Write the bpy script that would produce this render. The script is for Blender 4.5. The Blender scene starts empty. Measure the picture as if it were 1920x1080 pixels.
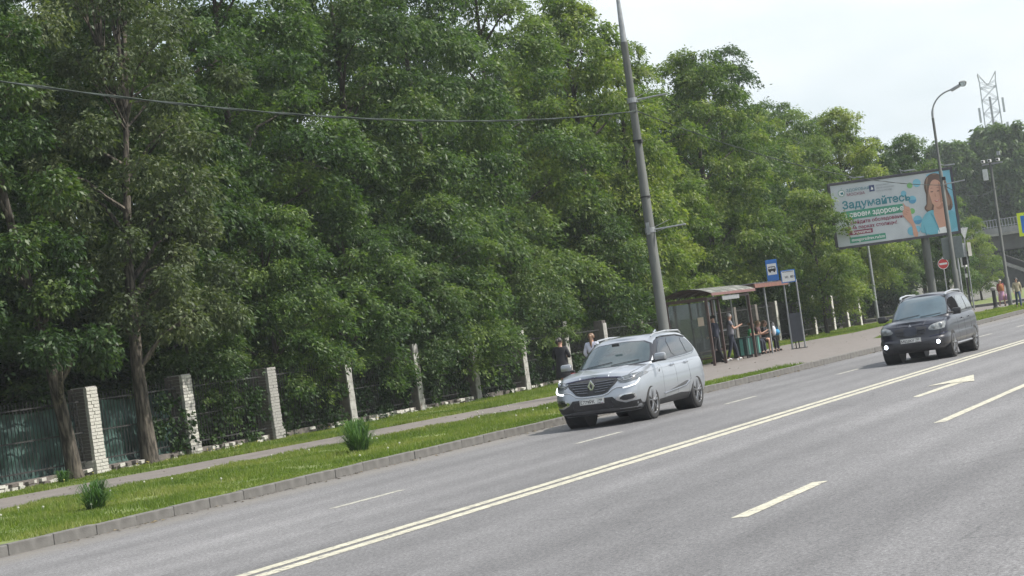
import bpy, bmesh, math, random
import numpy as np
from mathutils import Vector, Matrix
from mathutils.bvhtree import BVHTree
R=math.radians; rnd=random.Random(7); NR=np.random.RandomState(11)
S=bpy.context.scene; COL=S.collection
# ------------------------------------------------------------------ camera
F=4000.0/1920; PITCH=math.atan(99/4000); YAW=math.atan(1763/math.hypot(4000,99)); ROLL=math.atan(.138)
fw=Vector((-math.sin(YAW)*math.cos(PITCH),math.cos(YAW)*math.cos(PITCH),math.sin(PITCH)))
r0=Vector((math.cos(YAW),math.sin(YAW),0)); u0=r0.cross(fw)
right=math.cos(ROLL)*r0-math.sin(ROLL)*u0; up=math.sin(ROLL)*r0+math.cos(ROLL)*u0
cd=bpy.data.cameras.new('camera'); cam=bpy.data.objects.new('camera',cd); COL.objects.link(cam)
cd.sensor_width=36; cd.lens=36*F; cd.clip_start=.1; cd.clip_end=4000
M=Matrix((right,up,-fw)).transposed().to_4x4(); M.translation=Vector((0,0,1.9)); cam.matrix_world=M
S.camera=cam
# ------------------------------------------------------------------ light
SUN_AZ=Vector((.93,.36,0)).normalized(); SUN_EL=R(52)
sd=bpy.data.lights.new('sun','SUN'); sd.energy=4.9; sd.angle=R(.9); sd.color=(1,.955,.88)
so=bpy.data.objects.new('sun',sd); COL.objects.link(so)
tosun=Vector((SUN_AZ.x*math.cos(SUN_EL),SUN_AZ.y*math.cos(SUN_EL),math.sin(SUN_EL)))
so.rotation_euler=tosun.to_track_quat('Z','Y').to_euler(); so.location=(20,0,40)
W=bpy.data.worlds.new('World'); S.world=W; W.use_nodes=True
nt=W.node_tree; nt.nodes.clear(); N=nt.nodes.new; L=nt.links.new
out=N('ShaderNodeOutputWorld'); bg=N('ShaderNodeBackground'); sky=N('ShaderNodeTexSky'); sky.sky_type='NISHITA'
sky.sun_disc=False; sky.sun_elevation=SUN_EL; sky.sun_rotation=math.atan2(SUN_AZ.x,SUN_AZ.y)
sky.air_density=1.2; sky.dust_density=2.5; bg.inputs[1].default_value=.13
tc=N('ShaderNodeTexCoord'); mp=N('ShaderNodeMapping'); mp.inputs['Scale'].default_value=(1.6,1.6,4.5)
n1=N('ShaderNodeTexNoise'); n1.inputs['Scale'].default_value=2.1; n1.inputs['Detail'].default_value=7; n1.inputs['Roughness'].default_value=.52
cr=N('ShaderNodeValToRGB'); cr.color_ramp.elements[0].position=.36; cr.color_ramp.elements[1].position=.62
mx=N('ShaderNodeMix'); mx.data_type='RGBA'; mx.inputs['B'].default_value=(6,6,6,1); n2_=N('ShaderNodeTexNoise'); n2_.inputs['Scale'].default_value=1.1; n2_.inputs['Detail'].default_value=5; c2_=N('ShaderNodeValToRGB'); c2_.color_ramp.elements[0].position=.47; c2_.color_ramp.elements[0].color=(4.7,5.3,5.9,1); c2_.color_ramp.elements[1].position=.64; c2_.color_ramp.elements[1].color=(8,8,8.1,1)
md=N('ShaderNodeMath'); md.operation='MULTIPLY_ADD'; md.inputs[1].default_value=.42; md.inputs[2].default_value=.52
L(tc.outputs['Generated'],mp.inputs[0]); L(mp.outputs[0],n1.inputs['Vector']); L(n1.outputs['Fac'],cr.inputs[0]); L(cr.outputs[0],md.inputs[0])
L(mp.outputs[0],n2_.inputs['Vector']); L(n2_.outputs['Fac'],c2_.inputs[0]); L(c2_.outputs[0],mx.inputs['B']); L(md.outputs[0],mx.inputs['Factor']); L(sky.outputs[0],mx.inputs['A']); L(mx.outputs['Result'],bg.inputs[0]); L(bg.outputs[0],out.inputs[0])
S.view_settings.view_transform='Standard'; S.view_settings.look='None'; S.view_settings.exposure=.42; S.view_settings.gamma=1
S.view_settings.use_curve_mapping=False
S.cycles.max_bounces=6; S.cycles.transparent_max_bounces=8; S.cycles.volume_bounces=1

# ------------------------------------------------------------------ helpers
def tag(o,label=None,cat=None,group=None,kind=None):
    for k,v in (('label',label),('category',cat),('group',group),('kind',kind)):
        if v: o[k]=v
    return o
def empty(name,loc=(0,0,0),rz=0,label=None,cat=None,group=None):
    o=bpy.data.objects.new(name,None); COL.objects.link(o); o.location=loc; o.rotation_euler=(0,0,rz); o.empty_display_size=.2
    return tag(o,label,cat,group)
def link(name,me,mat,parent=None,loc=None):
    o=bpy.data.objects.new(name,me); COL.objects.link(o)
    if mat is not None and not me.materials: me.materials.append(mat)
    if parent: o.parent=parent
    if loc is not None: o.location=loc
    return o
KIDS={}
def copy_tree(o,parent=None):
    c=o.copy(); COL.objects.link(c)
    if parent: c.parent=parent
    for ch in list(o.children): copy_tree(ch,c)
    return c
class MB:
    def __init__(s): s.v=[]; s.f=[]
    def add(s,vs,fs):
        b=len(s.v); s.v+= [tuple(p) for p in vs]; s.f+=[tuple(i+b for i in f) for f in fs]; return s
    def box(s,c,d,rz=0,m=None):
        x,y,z=[q/2 for q in d]; vs=[Vector((a*x,b*y,e*z)) for e in(-1,1) for b in(-1,1) for a in(-1,1)]
        if rz: mm=Matrix.Rotation(rz,3,'Z'); vs=[mm@v for v in vs]
        if m is not None: vs=[m@v for v in vs]
        return s.add([v+Vector(c) for v in vs],[(0,2,3,1),(4,5,7,6),(0,1,5,4),(2,6,7,3),(0,4,6,2),(1,3,7,5)])
    def tube(s,pts,rr,n=8,cap=True,flat=1):
        pts=[Vector(p) for p in pts]
        if not hasattr(rr,'__len__'): rr=[rr]*len(pts)
        b=len(s.v); ref=None
        for i,p in enumerate(pts):
            t=(pts[min(i+1,len(pts)-1)]-pts[max(i-1,0)]).normalized()
            if ref is None: ref=Vector((0,0,1)) if abs(t.z)<.9 else Vector((1,0,0))
            a=t.cross(ref).normalized(); c=a.cross(t).normalized(); ref=c
            for k in range(n):
                q=2*math.pi*k/n; s.v.append(tuple(p+rr[i]*(math.cos(q)*a+flat*math.sin(q)*c)))
        for i in range(len(pts)-1):
            for k in range(n):
                k2=(k+1)%n; s.f.append((b+i*n+k,b+i*n+k2,b+(i+1)*n+k2,b+(i+1)*n+k))
        if cap:
            s.f.append(tuple(b+k for k in range(n))[::-1]); s.f.append(tuple(b+(len(pts)-1)*n+k for k in range(n)))
        return s
    def prism(s,poly,z0,z1):
        n=len(poly); vs=[(x,y,z0) for x,y in poly]+[(x,y,z1) for x,y in poly]
        return s.add(vs,[tuple(range(n))[::-1],tuple(range(n,2*n))]+[(i,(i+1)%n,n+(i+1)%n,n+i) for i in range(n)])
    def lathe(s,prof,c=(0,0,0),n=16,axis='Z'):
        b=len(s.v); m=len(prof)
        for r,h in prof:
            for k in range(n):
                q=2*math.pi*k/n; a,d=r*math.cos(q),r*math.sin(q)
                p=(a,d,h) if axis=='Z' else ((h,a,d) if axis=='X' else (a,h,d))
                s.v.append((p[0]+c[0],p[1]+c[1],p[2]+c[2]))
        for i in range(m-1):
            for k in range(n):
                k2=(k+1)%n; s.f.append((b+i*n+k,b+i*n+k2,b+(i+1)*n+k2,b+(i+1)*n+k))
        return s
    def mesh(s,name,smooth=False,ang=35):
        me=bpy.data.meshes.new(name); me.from_pydata(s.v,[],s.f); me.update()
        if smooth:
            me.polygons.foreach_set('use_smooth',[True]*len(me.polygons)); me.set_sharp_from_angle(angle=R(ang))
        return me
    def build(s,name,mat,parent=None,smooth=False,bevel=0,ang=35,loc=None,fixn=True):
        me=s.mesh(name)
        if fixn or bevel:
            bm=bmesh.new(); bm.from_mesh(me)
            if fixn: bmesh.ops.recalc_face_normals(bm,faces=bm.faces)
            if bevel: bmesh.ops.bevel(bm,geom=list(bm.edges),offset=bevel,segments=2,affect='EDGES',profile=.5,clamp_overlap=True)
            bm.to_mesh(me); bm.free()
        if smooth:
            me.polygons.foreach_set('use_smooth',[True]*len(me.polygons)); me.set_sharp_from_angle(angle=R(ang))
        return link(name,me,mat,parent,loc)
def npmesh(name,V,Q,attr=None):
    me=bpy.data.meshes.new(name); n=len(Q); k=Q.shape[1]
    me.vertices.add(len(V)); me.vertices.foreach_set('co',V.astype(np.float32).ravel())
    me.loops.add(n*k); me.loops.foreach_set('vertex_index',Q.astype(np.int32).ravel())
    me.polygons.add(n); me.polygons.foreach_set('loop_start',np.arange(0,n*k,k,dtype=np.int32)); me.polygons.foreach_set('loop_total',np.full(n,k,dtype=np.int32))
    if attr is not None:
        a=me.attributes.new('lv','FLOAT','FACE'); a.data.foreach_set('value',attr.astype(np.float32))
    me.update(calc_edges=True); return me

# ------------------------------------------------------------------ materials
def pm(name,c1,c2=None,rough=.7,metal=0,scale=6,bump=0,bscale=60,coat=0,spec=.5,detail=5,lo=.35,hi=.65,rv=0,stretch=(1,1,1)):
    m=bpy.data.materials.new(name); m.use_nodes=True; t=m.node_tree; b=t.nodes['Principled BSDF']; n=t.nodes.new; l=t.links.new
    c2=c2 or tuple(q*.8 for q in c1)
    tc=n('ShaderNodeTexCoord'); mp=n('ShaderNodeMapping'); mp.inputs['Scale'].default_value=stretch; l(tc.outputs['Object'],mp.inputs[0])
    nz=n('ShaderNodeTexNoise'); nz.inputs['Scale'].default_value=scale; nz.inputs['Detail'].default_value=detail; l(mp.outputs[0],nz.inputs['Vector'])
    r=n('ShaderNodeValToRGB'); r.color_ramp.elements[0].position=lo; r.color_ramp.elements[1].position=hi
    r.color_ramp.elements[0].color=(*c1,1); r.color_ramp.elements[1].color=(*c2,1)
    l(nz.outputs['Fac'],r.inputs[0]); l(r.outputs[0],b.inputs['Base Color'])
    b.inputs['Roughness'].default_value=rough; b.inputs['Metallic'].default_value=metal; b.inputs['Coat Weight'].default_value=coat; b.inputs['Coat Roughness'].default_value=.05
    b.inputs['Specular IOR Level'].default_value=spec
    if rv:
        mr=n('ShaderNodeMapRange'); mr.inputs['To Min'].default_value=rough-rv; mr.inputs['To Max'].default_value=rough+rv; l(nz.outputs['Fac'],mr.inputs[0]); l(mr.outputs[0],b.inputs['Roughness'])
    if bump:
        n2=n('ShaderNodeTexNoise'); n2.inputs['Scale'].default_value=bscale; n2.inputs['Detail'].default_value=4; l(mp.outputs[0],n2.inputs['Vector'])
        bp=n('ShaderNodeBump'); bp.inputs['Strength'].default_value=bump; bp.inputs['Distance'].default_value=.02; l(n2.outputs['Fac'],bp.inputs['Height']); l(bp.outputs[0],b.inputs['Normal'])
    return m
def emis(name,c,s):
    m=pm(name,c,c,.3); b=m.node_tree.nodes['Principled BSDF']; b.inputs['Emission Color'].default_value=(*c,1); b.inputs['Emission Strength'].default_value=s; return m
def glassm(name,tint,alpha,rough=.03):
    m=bpy.data.materials.new(name); m.use_nodes=True; t=m.node_tree; t.nodes.clear(); n=t.nodes.new; l=t.links.new
    o=n('ShaderNodeOutputMaterial'); tr=n('ShaderNodeBsdfTransparent'); tr.inputs[0].default_value=(*tint,1)
    g=n('ShaderNodeBsdfGlossy'); g.inputs['Roughness'].default_value=rough; df=n('ShaderNodeBsdfDiffuse'); df.inputs[0].default_value=(.35,.36,.36,1)
    nz=n('ShaderNodeTexNoise'); nz.inputs['Scale'].default_value=3; mr=n('ShaderNodeMapRange'); mr.inputs['To Min'].default_value=alpha*.5; mr.inputs['To Max'].default_value=alpha*1.6
    l(nz.outputs['Fac'],mr.inputs[0]); m1=n('ShaderNodeMixShader'); l(mr.outputs[0],m1.inputs[0]); l(tr.outputs[0],m1.inputs[1]); l(df.outputs[0],m1.inputs[2])
    fr=n('ShaderNodeFresnel'); m2=n('ShaderNodeMixShader'); l(fr.outputs[0],m2.inputs[0]); l(m1.outputs[0],m2.inputs[1]); l(g.outputs[0],m2.inputs[2]); l(m2.outputs[0],o.inputs[0]); return m
def leafm(name,dark,mid,lite,trans=.35,rough=.45):
    m=bpy.data.materials.new(name); m.use_nodes=True; t=m.node_tree; b=t.nodes['Principled BSDF']; n=t.nodes.new; l=t.links.new
    at=n('ShaderNodeAttribute'); at.attribute_name='lv'
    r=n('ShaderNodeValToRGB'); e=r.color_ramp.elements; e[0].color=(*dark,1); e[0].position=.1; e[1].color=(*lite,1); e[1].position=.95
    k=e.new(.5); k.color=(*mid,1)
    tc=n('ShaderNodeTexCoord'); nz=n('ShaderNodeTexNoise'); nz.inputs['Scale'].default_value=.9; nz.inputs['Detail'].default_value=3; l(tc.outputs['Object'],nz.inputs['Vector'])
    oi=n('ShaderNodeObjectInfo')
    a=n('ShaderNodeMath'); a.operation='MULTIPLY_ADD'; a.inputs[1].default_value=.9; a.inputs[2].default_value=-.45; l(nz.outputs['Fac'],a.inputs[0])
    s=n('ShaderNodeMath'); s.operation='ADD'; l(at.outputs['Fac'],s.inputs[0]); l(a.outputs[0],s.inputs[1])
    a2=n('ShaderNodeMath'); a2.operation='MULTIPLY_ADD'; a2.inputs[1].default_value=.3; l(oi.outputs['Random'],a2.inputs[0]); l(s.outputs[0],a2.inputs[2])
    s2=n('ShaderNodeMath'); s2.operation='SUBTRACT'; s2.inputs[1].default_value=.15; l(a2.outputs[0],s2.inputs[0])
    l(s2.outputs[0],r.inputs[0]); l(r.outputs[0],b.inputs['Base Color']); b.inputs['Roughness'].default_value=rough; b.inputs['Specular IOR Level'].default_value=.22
    tr=n('ShaderNodeBsdfTranslucent'); hs=n('ShaderNodeMix'); hs.data_type='RGBA'; hs.blend_type='MULTIPLY'; hs.inputs['Factor'].default_value=1; hs.inputs['B'].default_value=(1.5,1.7,.6,1)
    l(r.outputs[0],hs.inputs['A']); l(hs.outputs['Result'],tr.inputs[0])
    mxs=n('ShaderNodeMixShader'); mxs.inputs[0].default_value=trans; o=t.nodes['Material Output']; l(b.outputs[0],mxs.inputs[1]); l(tr.outputs[0],mxs.inputs[2]); l(mxs.outputs[0],o.inputs[0]); return m

def asphalt():
    m=bpy.data.materials.new('asphalt'); m.use_nodes=True; t=m.node_tree; b=t.nodes['Principled BSDF']; n=t.nodes.new; l=t.links.new
    tc=n('ShaderNodeTexCoord')
    def nz(scale,detail,sx=(1,1,1),rough=.5):
        mp=n('ShaderNodeMapping'); mp.inputs['Scale'].default_value=sx; l(tc.outputs['Object'],mp.inputs[0])
        q=n('ShaderNodeTexNoise'); q.inputs['Scale'].default_value=scale; q.inputs['Detail'].default_value=detail; q.inputs['Roughness'].default_value=rough; l(mp.outputs[0],q.inputs['Vector']); return q.outputs['Fac']
    def ramp(src,a,b_,ca,cb):
        r=n('ShaderNodeValToRGB'); r.color_ramp.elements[0].position=a; r.color_ramp.elements[1].position=b_; r.color_ramp.elements[0].color=(ca,)*3+(1,); r.color_ramp.elements[1].color=(cb,)*3+(1,); l(src,r.inputs[0]); return r.outputs[0]
    def mul(a,b_,f=1,bt='MULTIPLY'):
        q=n('ShaderNodeMix'); q.data_type='RGBA'; q.blend_type=bt; q.inputs['Factor'].default_value=f; l(a,q.inputs['A']); l(b_,q.inputs['B']); return q.outputs['Result']
    base=n('ShaderNodeRGB'); base.outputs[0].default_value=(.130,.128,.130,1)
    c=mul(base.outputs[0],ramp(nz(.5,4,(1,.12,1)),.35,.65,.86,1.12))      # long wear bands along the road
    c=mul(c,ramp(nz(1.6,5,(1,.12,1),.75),.35,.7,.90,1.06))
    c=mul(c,ramp(nz(.16,4,(1,.5,1)),.35,.65,.84,1.14))
    c=mul(c,ramp(nz(26,4,(1,1,1),.8),.36,.66,.42,1.75)); c=mul(c,ramp(nz(6,4,(1,.5,1),.7),.35,.65,.88,1.11))
    c=mul(c,ramp(nz(95,2,(1,1,1),.8),.3,.72,.4,1.75))
    # tyre-polished lanes
    sep=n('ShaderNodeSeparateXYZ'); l(tc.outputs['Object'],sep.inputs[0])
    w=n('ShaderNodeTexWave'); w.inputs['Scale'].default_value=.28; w.inputs['Distortion'].default_value=1.5; w.inputs['Detail'].default_value=2; w.inputs['Detail Scale'].default_value=.3
    mp=n('ShaderNodeMapping'); mp.inputs['Scale'].default_value=(1,.04,1); l(tc.outputs['Object'],mp.inputs[0]); l(mp.outputs[0],w.inputs['Vector'])
    c=mul(c,ramp(w.outputs['Fac'],0,1,.90,1.05))
    vo=n('ShaderNodeTexVoronoi'); vo.feature='DISTANCE_TO_EDGE'; vo.inputs['Scale'].default_value=.33; wp=n('ShaderNodeMix'); wp.data_type='VECTOR'; wp.inputs['Factor'].default_value=.12
    nn=n('ShaderNodeTexNoise'); nn.inputs['Scale'].default_value=2.5; nn.inputs['Detail'].default_value=6; l(tc.outputs['Object'],nn.inputs['Vector']); l(tc.outputs['Object'],wp.inputs['A']); l(nn.outputs['Color'],wp.inputs['B']); l(wp.outputs['Result'],vo.inputs['Vector'])
    ck=ramp(vo.outputs['Distance'],.0,.007,.66,1.0); cm_=ramp(nz(.35,3),.54,.60,0,1); q=n('ShaderNodeMix'); q.data_type='RGBA'; q.blend_type='MULTIPLY'; l(cm_,q.inputs['Factor']); l(c,q.inputs['A']); l(ck,q.inputs['B']); c=q.outputs['Result']
    # dusty gutter towards the kerb
    mr=n('ShaderNodeMapRange'); mr.inputs['From Min'].default_value=-16.7; mr.inputs['From Max'].default_value=-17.4; l(sep.outputs[0],mr.inputs[0])
    mn=n('ShaderNodeMath'); mn.operation='MULTIPLY'; mn.use_clamp=True; l(mr.outputs[0],mn.inputs[0]); l(nz(3,5),mn.inputs[1])
    q=n('ShaderNodeMix'); q.data_type='RGBA'; q.inputs['B'].default_value=(.165,.150,.125,1); l(mn.outputs[0],q.inputs['Factor']); l(c,q.inputs['A'])
    l(q.outputs['Result'],b.inputs['Base Color']); b.inputs['Roughness'].default_value=.72; b.inputs['Specular IOR Level'].default_value=.45
    bp=n('ShaderNodeBump'); bp.inputs['Strength'].default_value=.6; bp.inputs['Distance'].default_value=.006; l(nz(95,2,(1,1,1),.8),bp.inputs['Height']); l(bp.outputs[0],b.inputs['Normal'])
    return m
def paver():
    m=pm('pavers',(.165,.150,.138),(.200,.182,.168),.85,scale=2.2,bump=.2,bscale=50); t=m.node_tree; n=t.nodes.new; l=t.links.new
    b=t.nodes['Principled BSDF']; src=b.inputs['Base Color'].links[0].from_socket
    tc=n('ShaderNodeTexCoord'); br=n('ShaderNodeTexBrick'); br.inputs['Scale'].default_value=5; br.inputs['Color1'].default_value=(1,1,1,1); br.inputs['Color2'].default_value=(.8,.76,.76,1); br.inputs['Mortar'].default_value=(.55,.53,.5,1); br.inputs['Mortar Size'].default_value=.03
    l(tc.outputs['Object'],br.inputs['Vector']); q=n('ShaderNodeMix'); q.data_type='RGBA'; q.blend_type='MULTIPLY'; q.inputs['Factor'].default_value=.8; l(src,q.inputs['A']); l(br.outputs[0],q.inputs['B']); l(q.outputs['Result'],b.inputs['Base Color']); return m
def worn_paint(name,c,cut=.34):
    m=pm(name,c,tuple(q*.82 for q in c),.6,scale=3,bump=.2,bscale=90); t=m.node_tree; n=t.nodes.new; l=t.links.new; b=t.nodes['Principled BSDF']
    src=b.inputs['Base Color'].links[0].from_socket; tc=n('ShaderNodeTexCoord')
    nz=n('ShaderNodeTexNoise'); nz.inputs['Scale'].default_value=9; nz.inputs['Detail'].default_value=9; nz.inputs['Roughness'].default_value=.8; l(tc.outputs['Object'],nz.inputs['Vector'])
    r=n('ShaderNodeValToRGB'); r.color_ramp.elements[0].position=cut; r.color_ramp.elements[1].position=cut+.09; l(nz.outputs['Fac'],r.inputs[0])
    q=n('ShaderNodeMix'); q.data_type='RGBA'; q.inputs['A'].default_value=(.12,.118,.12,1); l(r.outputs[0],q.inputs['Factor']); l(src,q.inputs['B']); l(q.outputs['Result'],b.inputs['Base Color']); return m
ASPH=asphalt(); PAVE=paver(); PAINT=worn_paint('road_paint',(.46,.445,.37),.42); PAINT2=worn_paint('road_paint_bright',(.50,.475,.37),.40)
KERB=pm('kerb_concrete',(.150,.145,.135),(.105,.100,.093),.9,scale=5,bump=.4,bscale=50)
KERBR=pm('kerb_concrete_red',(.20,.17,.155),(.15,.13,.12),.9,scale=5,bump=.4,bscale=50)
SOIL=pm('soil',(.045,.036,.026),(.075,.062,.042),.95,scale=3,bump=.5,bscale=20)
TURF=pm('turf',(.085,.115,.03),(.15,.18,.045),.9,scale=2.4,bump=.8,bscale=30,stretch=(1,1,1))
FIELD=pm('field',(.08,.12,.035),(.12,.14,.05),.95,scale=.3,bump=.3,bscale=8)
CONC=pm('concrete',(.30,.29,.27),(.22,.215,.20),.85,scale=2.5,bump=.25,bscale=25)
STEELP=pm('pole_paint',(.125,.13,.12),(.085,.09,.085),.65,scale=4,bump=.1,stretch=(1,1,.3))
GALV=pm('galvanised',(.36,.37,.38),(.27,.28,.29),.45,.5,scale=8)
DARKM=pm('dark_metal',(.014,.014,.015),(.025,.024,.023),.75,0,scale=10)
BROWNM=pm('brown_metal',(.085,.052,.045),(.06,.04,.036),.5,.2,scale=8)
WIRE=pm('cable_rubber',(.03,.04,.035),(.045,.055,.05),.85,spec=.25)
WHITEW=pm('whitewash',(.62,.60,.55),(.42,.40,.36),.9,scale=5,bump=.5,bscale=22,lo=.45,hi=.72)
BRICKD=pm('brick_dirty',(.10,.088,.08),(.16,.14,.125),.9,scale=6,bump=.5,bscale=25)
def whitewash_worn(c1=(.56,.545,.50),c2=(.36,.345,.31)):
    m=pm('whitewash_worn',c1,c2,.9,scale=4,bump=.5,bscale=22,lo=.4,hi=.7); t=m.node_tree; n=t.nodes.new; l=t.links.new; b=t.nodes['Principled BSDF']
    src=b.inputs['Base Color'].links[0].from_socket; tc=n('ShaderNodeTexCoord')
    nz=n('ShaderNodeTexNoise'); nz.inputs['Scale'].default_value=3.2; nz.inputs['Detail'].default_value=8; nz.inputs['Roughness'].default_value=.72; l(tc.outputs['Object'],nz.inputs['Vector'])
    r=n('ShaderNodeValToRGB'); r.color_ramp.elements[0].position=.36; r.color_ramp.elements[1].position=.44; l(nz.outputs['Fac'],r.inputs[0])
    q=n('ShaderNodeMix'); q.data_type='RGBA'; q.inputs['A'].default_value=(.15,.12,.10,1); l(r.outputs[0],q.inputs['Factor']); l(src,q.inputs['B']); l(q.outputs['Result'],b.inputs['Base Color']); return m
WWORN=whitewash_worn(); WGREY=whitewash_worn((.37,.36,.34),(.23,.22,.205))
BARK=pm('bark',(.022,.018,.014),(.115,.098,.078),.95,scale=17,bump=1,bscale=26,stretch=(1,1,.16),lo=.40,hi=.60)
BARKD=pm('bark_dark',(.04,.034,.027),(.065,.055,.042),.95,scale=7,bump=.8,bscale=18,stretch=(1,1,.25))
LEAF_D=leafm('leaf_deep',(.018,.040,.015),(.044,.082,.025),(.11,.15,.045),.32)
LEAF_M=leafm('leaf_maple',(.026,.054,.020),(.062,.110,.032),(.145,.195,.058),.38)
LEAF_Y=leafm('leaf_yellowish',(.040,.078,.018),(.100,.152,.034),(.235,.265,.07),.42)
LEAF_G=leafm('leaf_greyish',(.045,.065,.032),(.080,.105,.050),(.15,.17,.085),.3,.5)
LEAF_S=leafm('leaf_shrub',(.011,.026,.010),(.022,.046,.016),(.045,.08,.024),.25,.6)  # leaf colours darkened to deepen the shade behind the fence
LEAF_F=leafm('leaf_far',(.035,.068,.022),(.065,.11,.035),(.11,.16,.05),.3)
GRASS=leafm('grass_blade',(.085,.13,.026),(.13,.18,.038),(.22,.235,.085),.4,.5)
GRASSD=leafm('grass_dark',(.04,.09,.028),(.06,.125,.035),(.11,.17,.05),.3,.45)

# ------------------------------------------------------------------ ground
def sheet(name,pts,z,mat,kind='structure',parent=None):
    me=bpy.data.meshes.new(name); bm=bmesh.new(); bm.faces.new([bm.verts.new((x,y,z)) for x,y in pts]); bmesh.ops.triangulate(bm,faces=bm.faces)
    bmesh.ops.recalc_face_normals(bm,faces=bm.faces)
    for f in bm.faces:
        if f.normal.z<0: f.normal_flip()
    bm.to_mesh(me); bm.free(); o=link(name,me,mat,parent)
    if kind: tag(o,kind=kind)
    return o
KY=[-60,30,42,49,55,67,78,85,98,150,420]; KX=[-17.85,-17.85,-17.75,-17.2,-17.0,-17.0,-17.35,-17.8,-18.2,-18.4,-18.4]
def kx(y): return float(np.interp(y,KY,KX))
sheet('ground',[(-1500,-1500),(1500,-1500),(1500,2500),(-1500,2500)],-.03,FIELD)
sheet('road',[(-18.9,-80),(7.5,-80),(7.5,420),(-18.9,420)],0,ASPH)
PB=-117.5
ky=[-60]+list(range(20,116,3))+[126]
m=MB(); vp=[(kx(y)-.14,y) for y in ky]+[(-31,126),(-31,-60)]
m.prism(vp,-.05,.12).build('verge',TURF); tag(bpy.data.objects['verge'],kind='structure')
m=MB(); m.prism([(-31,-60),(-31,126),(-120,126),(-120,-60)],-.05,.11).build('wood_floor',SOIL); tag(bpy.data.objects['wood_floor'],kind='structure')
near=[(-30.2,10),(-26.2,24),(-24.7,31.7),(-24.0,39.6),(-22.2,51.0),(-21.3,52.2),(-18.7,52.6),(-18.45,56),(-17.95,58.4),(kx(60)-.16,59)]
near+=[(kx(y)-.15,y) for y in range(62,76,4)]+[(kx(76)-.3,76),(-20.6,80),(-21.4,88),(-21.9,105),(-22.0,125.9)]
far=[(-27.5,125.9),(-26.4,104),(-25.9,97),(-26.6,93),(-26.9,88),(-25.5,79),(-25.1,73),(-24.8,58),(-26.5,43.8),(-27.85,35.8),(-29.2,24),(-33,10)]
path=near+far; sheet('footpath',path,.126,PAVE)
# side road beyond the end of the fence
sheet('side_road',[(-18.6,126.2),(-18.6,134),(-140,139),(-140,130)],.004,ASPH)
m=MB(); m.prism([(-18.6,134.2),(-18.6,420),(-160,420),(-160,139.4)],-.05,.12).build('far_verge',TURF); tag(bpy.data.objects['far_verge'],kind='structure')
m=MB()
for a,b in(((-18.7,134.05),(-140,139.2)),((-27.6,126.12),(-140,129.9))):
    a=Vector((*a,0)); b=Vector((*b,0)); d=(b-a); m.box(((a+b)/2+Vector((0,0,.07))),(d.length,.16,.2),math.atan2(d.y,d.x))
tag(m.build('side_kerb',KERB),kind='structure')
sheet('far_pavement',[(-18.8,134.4),(-18.8,156),(-23,156),(-27,139),(-60,139.8),(-60,137.2)],.126,PAVE)
tag(MB().prism([(7.5,-80),(7.5,420),(120,420),(120,-80)],-.05,.12).build('opposite_verge',TURF),kind='structure')
# kerb stones
kroot=MB().prism([(kx(y)-.135,y) for y in ky]+[(kx(y)-.02,y) for y in ky][::-1],-.05,.08).build('kerb',KERB); tag(kroot,kind='structure')
ks=MB().box((0,0,0),(.15,.991,.2)).build('kerb_stone',KERB,kroot,bevel=.012)
y=20.0; first=True
while y<112:
    o=ks if first else ks.copy()
    if not first: COL.objects.link(o); o.parent=kroot
    first=False
    dx=kx(y+1)-kx(y); o.location=(kx(y+.5)-.075+rnd.uniform(-.006,.006),y+.5,.052+rnd.uniform(-.006,.006)); o.rotation_euler=(rnd.uniform(-.006,.006),rnd.uniform(-.02,.02),-dx); y+=1.0
# markings
def quad(name,pts,mat,z=.004,label=None):
    o=sheet(name,pts,z,mat); return o
def line(name,x0,x1,y0,y1,w,mat,seg=1):
    n=max(1,int((y1-y0)/seg)); P=[]
    for s in(-1,1):
        q=[(x0+(x1-x0)*i/n+s*(w/2)+rnd.uniform(-.006,.006),y0+(y1-y0)*i/n) for i in range(n+1)]; P+= q if s<0 else q[::-1]
    return quad(name,P,mat)
line('centre_line',-11.10,-11.22,-20,260,.19,PAINT2,2); line('centre_line',-10.78,-10.90,-20,260,.20,PAINT2,2)
for y in (16.4,25.2,34.0,42.25,51.1,59.8,68.2,74.8,83.5,92,100.5,109,118,127): line('lane_dash',-14.17,-14.17,y,y+2.1,.12,PAINT)
line('lane_dash',-6.33,-6.36,18.8,21.7,.17,PAINT2,.5); line('lane_dash',-6.72,-6.9,29.0,39,.16,PAINT2); line('lane_dash',-7.0,-7.2,46,56,.16,PAINT2); line('lane_dash',-7.2,-7.4,63,73,.16,PAINT2)
quad('turn_arrow',[(-8.84,36.45),(-8.68,36.2),(-8.62,39.6),(-8.86,39.6)],PAINT2); quad('turn_arrow_head',[(-8.40,39.5),(-8.94,42.06),(-9.30,39.5),(-8.95,39.75)],PAINT2,.008)

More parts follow.
